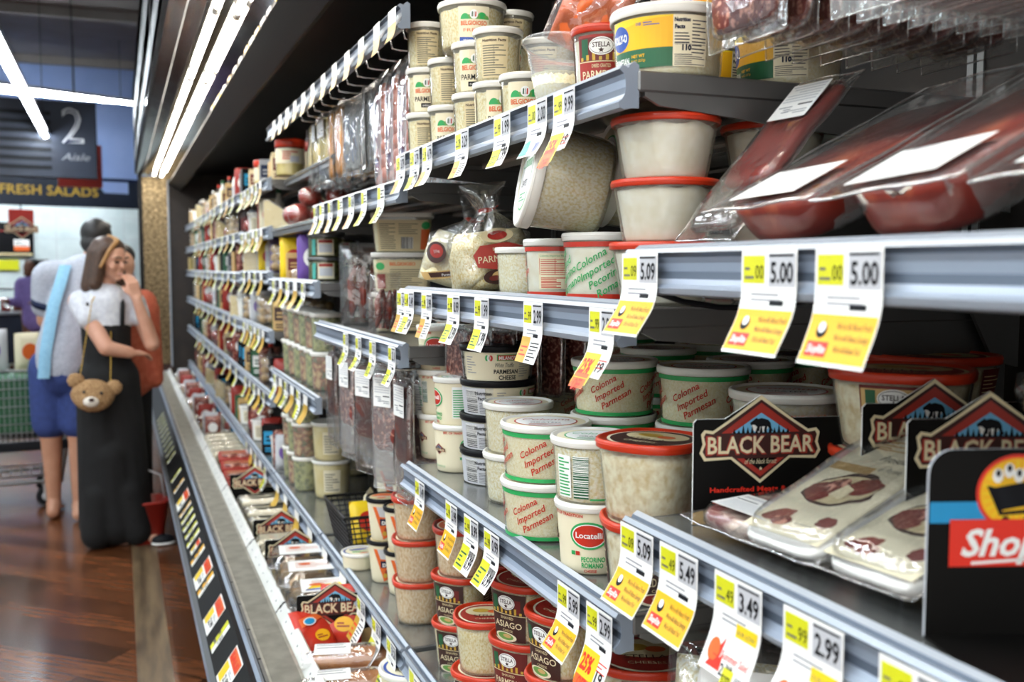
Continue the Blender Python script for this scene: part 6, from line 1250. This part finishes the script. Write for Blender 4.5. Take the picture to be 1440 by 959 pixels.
body_mesh('hair', [(tuple(HM @ Vector((.058,.01,.04))), tuple(HM @ Vector((.082,.0,-.13))),.040,.034), (tuple(HM @ Vector((-.060,.01,.04))), tuple(HM @ Vector((-.084,-.0,-.13))),.040,.034), (tuple(HM @ Vector((0,.06,.04))), tuple(HM @ Vector((0,.085,-.14))),.068,.058), (tuple(HM @ Vector((.045,.05,.03))), tuple(HM @ Vector((.065,.055,-.15))),.052,.045), (tuple(HM @ Vector((-.045,.05,.03))), tuple(HM @ Vector((-.065,.055,-.15))),.052,.045)], [hq((0,.030,.062),(.084,.090,.062)), hq((0,.05,-.02),(.080,.065,.09))], 'hairbrown', .009, 3, wo)
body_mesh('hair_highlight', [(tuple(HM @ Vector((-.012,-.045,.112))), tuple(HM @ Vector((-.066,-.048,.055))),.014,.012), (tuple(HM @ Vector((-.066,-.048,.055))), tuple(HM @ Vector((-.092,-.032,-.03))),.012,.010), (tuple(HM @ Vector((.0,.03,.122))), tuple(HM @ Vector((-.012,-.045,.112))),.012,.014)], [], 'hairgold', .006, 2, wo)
body_mesh('tee', [((0,0,1.20),(0,0,1.30),.128,.125), ((-.12,.0,1.315),(.12,.0,1.315),.064,.064), ((-.122,-.03,1.305),(-.085,-.085,1.23),.060,.058), ((.145,.01,1.305),(.170,-.02,1.23),.060,.055), ((0,0,1.35),(0,0,1.36),.07,.066)], [], 'teewhite', .010, 5, wo)
dr = [((0,0,1.0),(0,0,1.19),.122,.128), ((0,0,.98),(0,0,.90),.125,.145), ((-.02,0,.90),(-.05,.0,.12),.140,.118), ((.03,0,.90),(.10,-.0,.12),.135,.112), ((.0,-.02,.5),(.03,-.02,.12),.13,.118), ((-.05,-.04,.3),(-.075,-.05,.08),.10,.085), ((.08,-.05,.3),(.125,-.06,.08),.095,.08)]
o = body_mesh('dress', dr, [], 'dressblack', .012, 5, wo)
m = MB(); m.tube([(-.08,-.115,1.18),(-.085,-.095,1.30),(-.07,-.01,1.385)], .012, 'dressblack', 8); m.tube([(.08,-.115,1.18),(.085,-.095,1.30),(.07,-.01,1.385)], .012, 'dressblack', 8); m.obj('dress_strap', wo)
m = MB(); m.ell((.255,-.11,.030), (.06,.035,.030), 'ink', 16, 10); m.ell((.255,-.11,.012), (.064,.038,.012), 'paper', 16, 8); m.obj('shoe', wo)
# teddy bear bag
bg = thing('teddy_bag', (-.145, 5.50, .845), 0, 'fluffy tan teddy bear head shoulder bag with gold chain strap', 'bag'); bg.rotation_euler = (0,.12,.05); bg.scale = (.82,.82,.82)
def fur(name, ells, m, parent, amp=.006):
    mb = MB()
    for c, r in ells:
        mb.ell(c, r, m, 40, 26)
    mb.v = [tuple(Vector(v)*(1)+Vector((1,1,1))*0+Vector(v).normalized()*amp*noise.noise(Vector(v)*90)) for v in mb.v]; return mb.obj(name, parent)
fur('head', [((0,0,0),(.128,.07,.098)), ((0,-.02,-.03),(.105,.065,.075))], 'fur', bg); fur('ear', [((-.105,.0,.082),(.050,.028,.048))], 'fur', bg); fur('ear', [((.118,.0,.055),(.050,.028,.048))], 'fur', bg)
fur('muzzle', [((-.008,-.075,-.035),(.046,.030,.034))], 'bearwhite', bg, .002); m = MB(); m.ell((-.008,-.106,-.020), (.017,.010,.012), 'cocoa', 16, 10); m.obj('nose', bg)
for x in (-.055, .045): m = MB(); m.ell((x,-.073,.022), (.010,.007,.010), 'eyeink', 12, 8); m.obj('eye', bg)
m = MB()
for a, b in (((-.085,.0,.10),(-.055,.12,.58)), ((.095,.0,.09),(.07,.14,.46))):
    a, b = Vector(a), Vector(b); n = 34
    for i in range(n):
        c = a.lerp(b, (i+.5)/n); m.ell(c, (.0042 if i % 2 else .0024, .0024 if i % 2 else .0042, .0085), 'gold', 6, 4)
m.tube([(-.055,.12,.58),(-.02,.19,.655),(.02,.26,.65)], .004, 'gold', 6); m.obj('chain_strap', bg)
# --- third shopper beyond the woman, mostly hidden: coral top, black trousers
C0 = Vector((-.0, 6.06, 0)); co = thing('person', C0, 0, 'shopper in a coral top mostly hidden behind the woman in black', 'person', 'shoppers by the case')
caps = [((-.08,0,.85),(-.09,0,.46),.085,.06), ((-.09,0,.46),(-.09,.02,.10),.055,.036), ((.06,0,.85),(.07,0,.46),.085,.06), ((.07,0,.46),(.07,.02,.10),.055,.036), ((0,0,.92),(0,0,1.28),.125,.12), ((-.13,0,1.30),(.12,0,1.30),.056,.056), ((0,0,1.32),(0,-.02,1.42),.046,.044), ((-.12,0,1.29),(-.14,-.03,1.05),.046,.04), ((-.14,-.03,1.05),(-.02,.14,1.0),.038,.028), ((.12,0,1.29),(.14,.02,1.04),.046,.04), ((.14,.02,1.04),(.10,.02,.80),.038,.028)]
for fx in (-.09,.07): caps.append(((fx,.01,.05),(fx+.05,.13,.028),.036,.026))
hand(caps, [], (-.02,.15,1.0), (.8,.6,0), (0,0,1), .9, .6); hand(caps, [], (.10,.02,.79), (0,0,-1), (1,0,0), .9, 1.2)
body_mesh('body', caps, [((.01,-.01,1.51),(.072,.085,.10)), ((.05,-.06,1.50),(.014,.016,.02)), ((.03,-.05,1.45),(.035,.035,.03)), ((-.06,.0,1.50),(.01,.018,.026))], 'skinlight', .010, 4, co)
body_mesh('hair', [((0,.02,1.54),(-.01,.06,1.36),.075,.055)], [((.0,.02,1.56),(.088,.09,.075))], 'hairblack', .012, 3, co)
body_mesh('top', [((0,0,.86),(0,0,1.25),.165,.150), ((-.13,0,1.295),(.12,0,1.295),.078,.078), ((.13,-.02,1.25),(.17,-.06,.86),.08,.05), ((-.12,0,1.28),(-.135,-.02,1.15),.068,.06)], [], 'coral', .012, 5, co)
body_mesh('trousers', [((0,0,.92),(0,0,.84),.15,.15), ((-.08,0,.85),(-.09,0,.10),.10,.075), ((.06,0,.85),(.07,0,.10),.10,.075)], [], 'dressblack', .012, 4, co)
rb = thing('shopping_basket', (.10, 5.72, 0), .2, 'red shopping basket standing on the floor beside the woman in black', 'basket'); m = MB(); m.lathe([(0,.001),(.075,.001),(.078,.004),(.105,.22),(.112,.222),(.112,.235),(.100,.235),(.073,.01),(0,.008)], 'brickred', 40, sq=5); m.obj('basket_body', rb)
m = MB(); m.tube([(-.10,0,.23),(-.08,0,.36),(0,0,.40),(.08,0,.36),(.10,0,.23)], .006, 'lightgrey', 8); m.obj('handle', rb)
# --- clerk behind the counter
K = thing('person', (0,0,0), 0, 'distant clerk in lilac behind the deli counter, head bowed', 'person'); kq = at(50, 400, Y=14.6); K.location = (kq.x, 14.6, 0)
caps = [((-.1,0,.88),(-.1,0,.08),.09,.04), ((.1,0,.88),(.1,0,.08),.09,.04), ((0,0,.95),(0,0,1.28),.14,.14), ((-.16,0,1.29),(.16,0,1.29),.06,.06), ((0,0,1.3),(-.04,-.03,1.40),.05,.05), ((-.18,0,1.28),(-.2,-.08,1.02),.05,.042), ((-.2,-.08,1.02),(-.34,-.24,1.06),.04,.03), ((.18,0,1.28),(.2,-.06,1.02),.05,.042), ((.2,-.06,1.02),(.05,-.26,1.05),.04,.03)]
hand(caps, [], (-.34,-.24,1.06), (-.7,-.5,0), (0,0,1), 1, .5); hand(caps, [], (.05,-.26,1.05), (-.7,-.5,0), (0,0,1), 1, .5)
body_mesh('body', caps, [((-.06,-.05,1.48),(.08,.095,.11)), ((-.12,-.13,1.46),(.016,.02,.02)), ((-.10,-.10,1.41),(.04,.04,.035))], 'skindark', .013, 4, K)
body_mesh('hair', [], [((-.035,.0,1.53),(.095,.10,.085)), ((.04,.05,1.50),(.05,.05,.05))], 'hairblack', .014, 3, K)
body_mesh('uniform', [((0,0,.80),(0,0,1.26),.18,.165), ((-.16,0,1.285),(.16,0,1.285),.08,.08), ((-.18,0,1.27),(-.2,-.07,1.04),.075,.062), ((.18,0,1.27),(.2,-.05,1.04),.075,.062), ((-.2,-.08,1.02),(-.29,-.18,1.05),.055,.05)], [], 'lilac', .014, 5, K)
# --- shopping cart
ct = thing('shopping_cart', (-.42, 7.05, 0), .08, 'grey wire shopping cart with a green child seat and bags, left of the man', 'shopping cart')
m = MB(); gr = 'steel'
def bas(u, v, z): return (-.95+1.0*u*(1)+0, -.25+.5*v*(.85+.15*u), z)
for k in range(9):
    z = .42+.055*k; m.tube([bas(0,0,z),bas(1,0,z),bas(1,1,z),bas(0,1,z),bas(0,0,z)], .0035 if k < 8 else .009, gr, 6, caps=False)
for i in range(34):
    u = i/33
    for v in (0, 1): m.tube([bas(u,v,.42), bas(u,v,.86)], .0022, gr, 5, caps=False)
    m.tube([bas(u,0,.42), bas(u,1,.42)], .0022, gr, 5, caps=False)
for i in range(14): v = i/13; m.tube([bas(1,v,.42),bas(1,v,.86)], .0022, gr, 5, caps=False); m.tube([bas(0,v,.42),bas(0,v,.86)], .0022, gr, 5, caps=False)
m.obj('basket', ct)
m = MB(); m.tube([(.02,-.24,.14),(.06,-.24,.40),(.06,-.24,.88),(.16,-.26,1.0),(.16,.26,1.0),(.06,.24,.88),(.06,.24,.40),(.02,.24,.14)], .014, 'steeldark', 8); m.tube([(-.92,-.2,.15),(.02,-.24,.16),(.05,-.24,.36),(-.9,-.22,.40)], .012, 'steeldark', 8); m.tube([(-.92,.2,.15),(.02,.24,.16),(.05,.24,.36),(-.9,.22,.40)], .012, 'steeldark', 8); m.obj('frame', ct)
m = MB(); m.box((-.98,-.265,.36),(.08,-.235,.42), 'ink', bev=.01); m.box((-.98,.235,.36),(.08,.265,.42), 'ink', bev=.01); m.obj('bumper_rail', ct)
m = MB()
for i in range(16): x = -.9+.058*i; m.tube([(x,-.2,.19),(x,.2,.19)], .003, gr, 5)
m.tube([(-.92,-.2,.19),(0,-.2,.19),(0,.2,.19),(-.92,.2,.19),(-.92,-.2,.19)], .006, gr, 6); m.obj('lower_rack', ct)
m = MB(); m.box((-.60,-.22,.46),(.02,.22,.83), 'dkgreen', bev=.02); m.obj('green_panel', ct)
m = MB(); m.tube([(.15,-.25,1.0),(.15,.25,1.0)], .02, 'dkgreen', 10); m.obj('handle', ct)
for x in (-.86, -.06):
    for y in (-.22, .22):
        m = MB(); m.lathe([(0,-.012),(.05,-.014),(.062,-.012),(.062,.012),(.05,.014),(0,.012)], 'ink', 22, Matrix.Translation((x,y,.063)) @ Matrix.Rotation(PI/2,4,'X')); m.lathe([(0,-.016),(.030,-.016),(.030,.016),(0,.016)], 'lightgrey', 18, Matrix.Translation((x,y,.063)) @ Matrix.Rotation(PI/2,4,'X')); w_ = m.obj('wheel', ct)
        m = MB(); m.box((x-.02,y-.026,.06),(x+.02,y-.020,.15), 'steel'); m.box((x-.02,y+.020,.06),(x+.02,y+.026,.15), 'steel'); m.box((x-.022,y-.026,.128),(x+.022,y+.026,.15), 'steel'); m.obj('fork', w_)
G = 'shopping in the cart'
for i, (x, y, z, k, s) in enumerate(((-.35,.0,.83,'po1',1.7),(-.15,.08,.83,'po2',1.5),(-.55,.05,.83,'creamtub',1.2))): o = put(T[k], (ct.location.x+x, ct.location.y+y, z+.005), .5*i, ['large grey pouch','cream pouch','white tub'][i]+' lying on top of the shopping cart', G, scale=s)
# ------------------------------------------------------------------ light and camera
w = bpy.data.worlds.new('World'); SC.world = w; w.use_nodes = True; w.node_tree.nodes['Background'].inputs[0].default_value = (1,.97,.92,1); w.node_tree.nodes['Background'].inputs[1].default_value = 1.3
cd = bpy.data.cameras.new('Camera'); cam = bpy.data.objects.new('Camera', cd); COL.objects.link(cam); SC.camera = cam
cd.sensor_width = 36; cd.lens = FPX/1440*36; cd.clip_start = .02
rot = Matrix((CR, CU, -CF)).transposed(); cam.matrix_world = Matrix.Translation((0,0,EYE)) @ rot.to_4x4()
cd.dof.use_dof = True; cd.dof.focus_distance = 1.55; cd.dof.aperture_fstop = 5.0
SC.view_settings.view_transform = 'Standard'; SC.view_settings.look = 'None'; SC.view_settings.exposure = .35; SC.view_settings.gamma = 1.; SC.view_settings.use_curve_mapping = False
SC.cycles.transparent_max_bounces = 24; SC.cycles.max_bounces = 8; SC.cycles.diffuse_bounces = 3; SC.cycles.glossy_bounces = 3; SC.cycles.sample_clamp_indirect = 6.; SC.cycles.caustics_reflective = False; SC.cycles.caustics_refractive = False
SC.cycles.use_denoising = True; SC.cycles.use_adaptive_sampling = True; SC.cycles.adaptive_threshold = .02
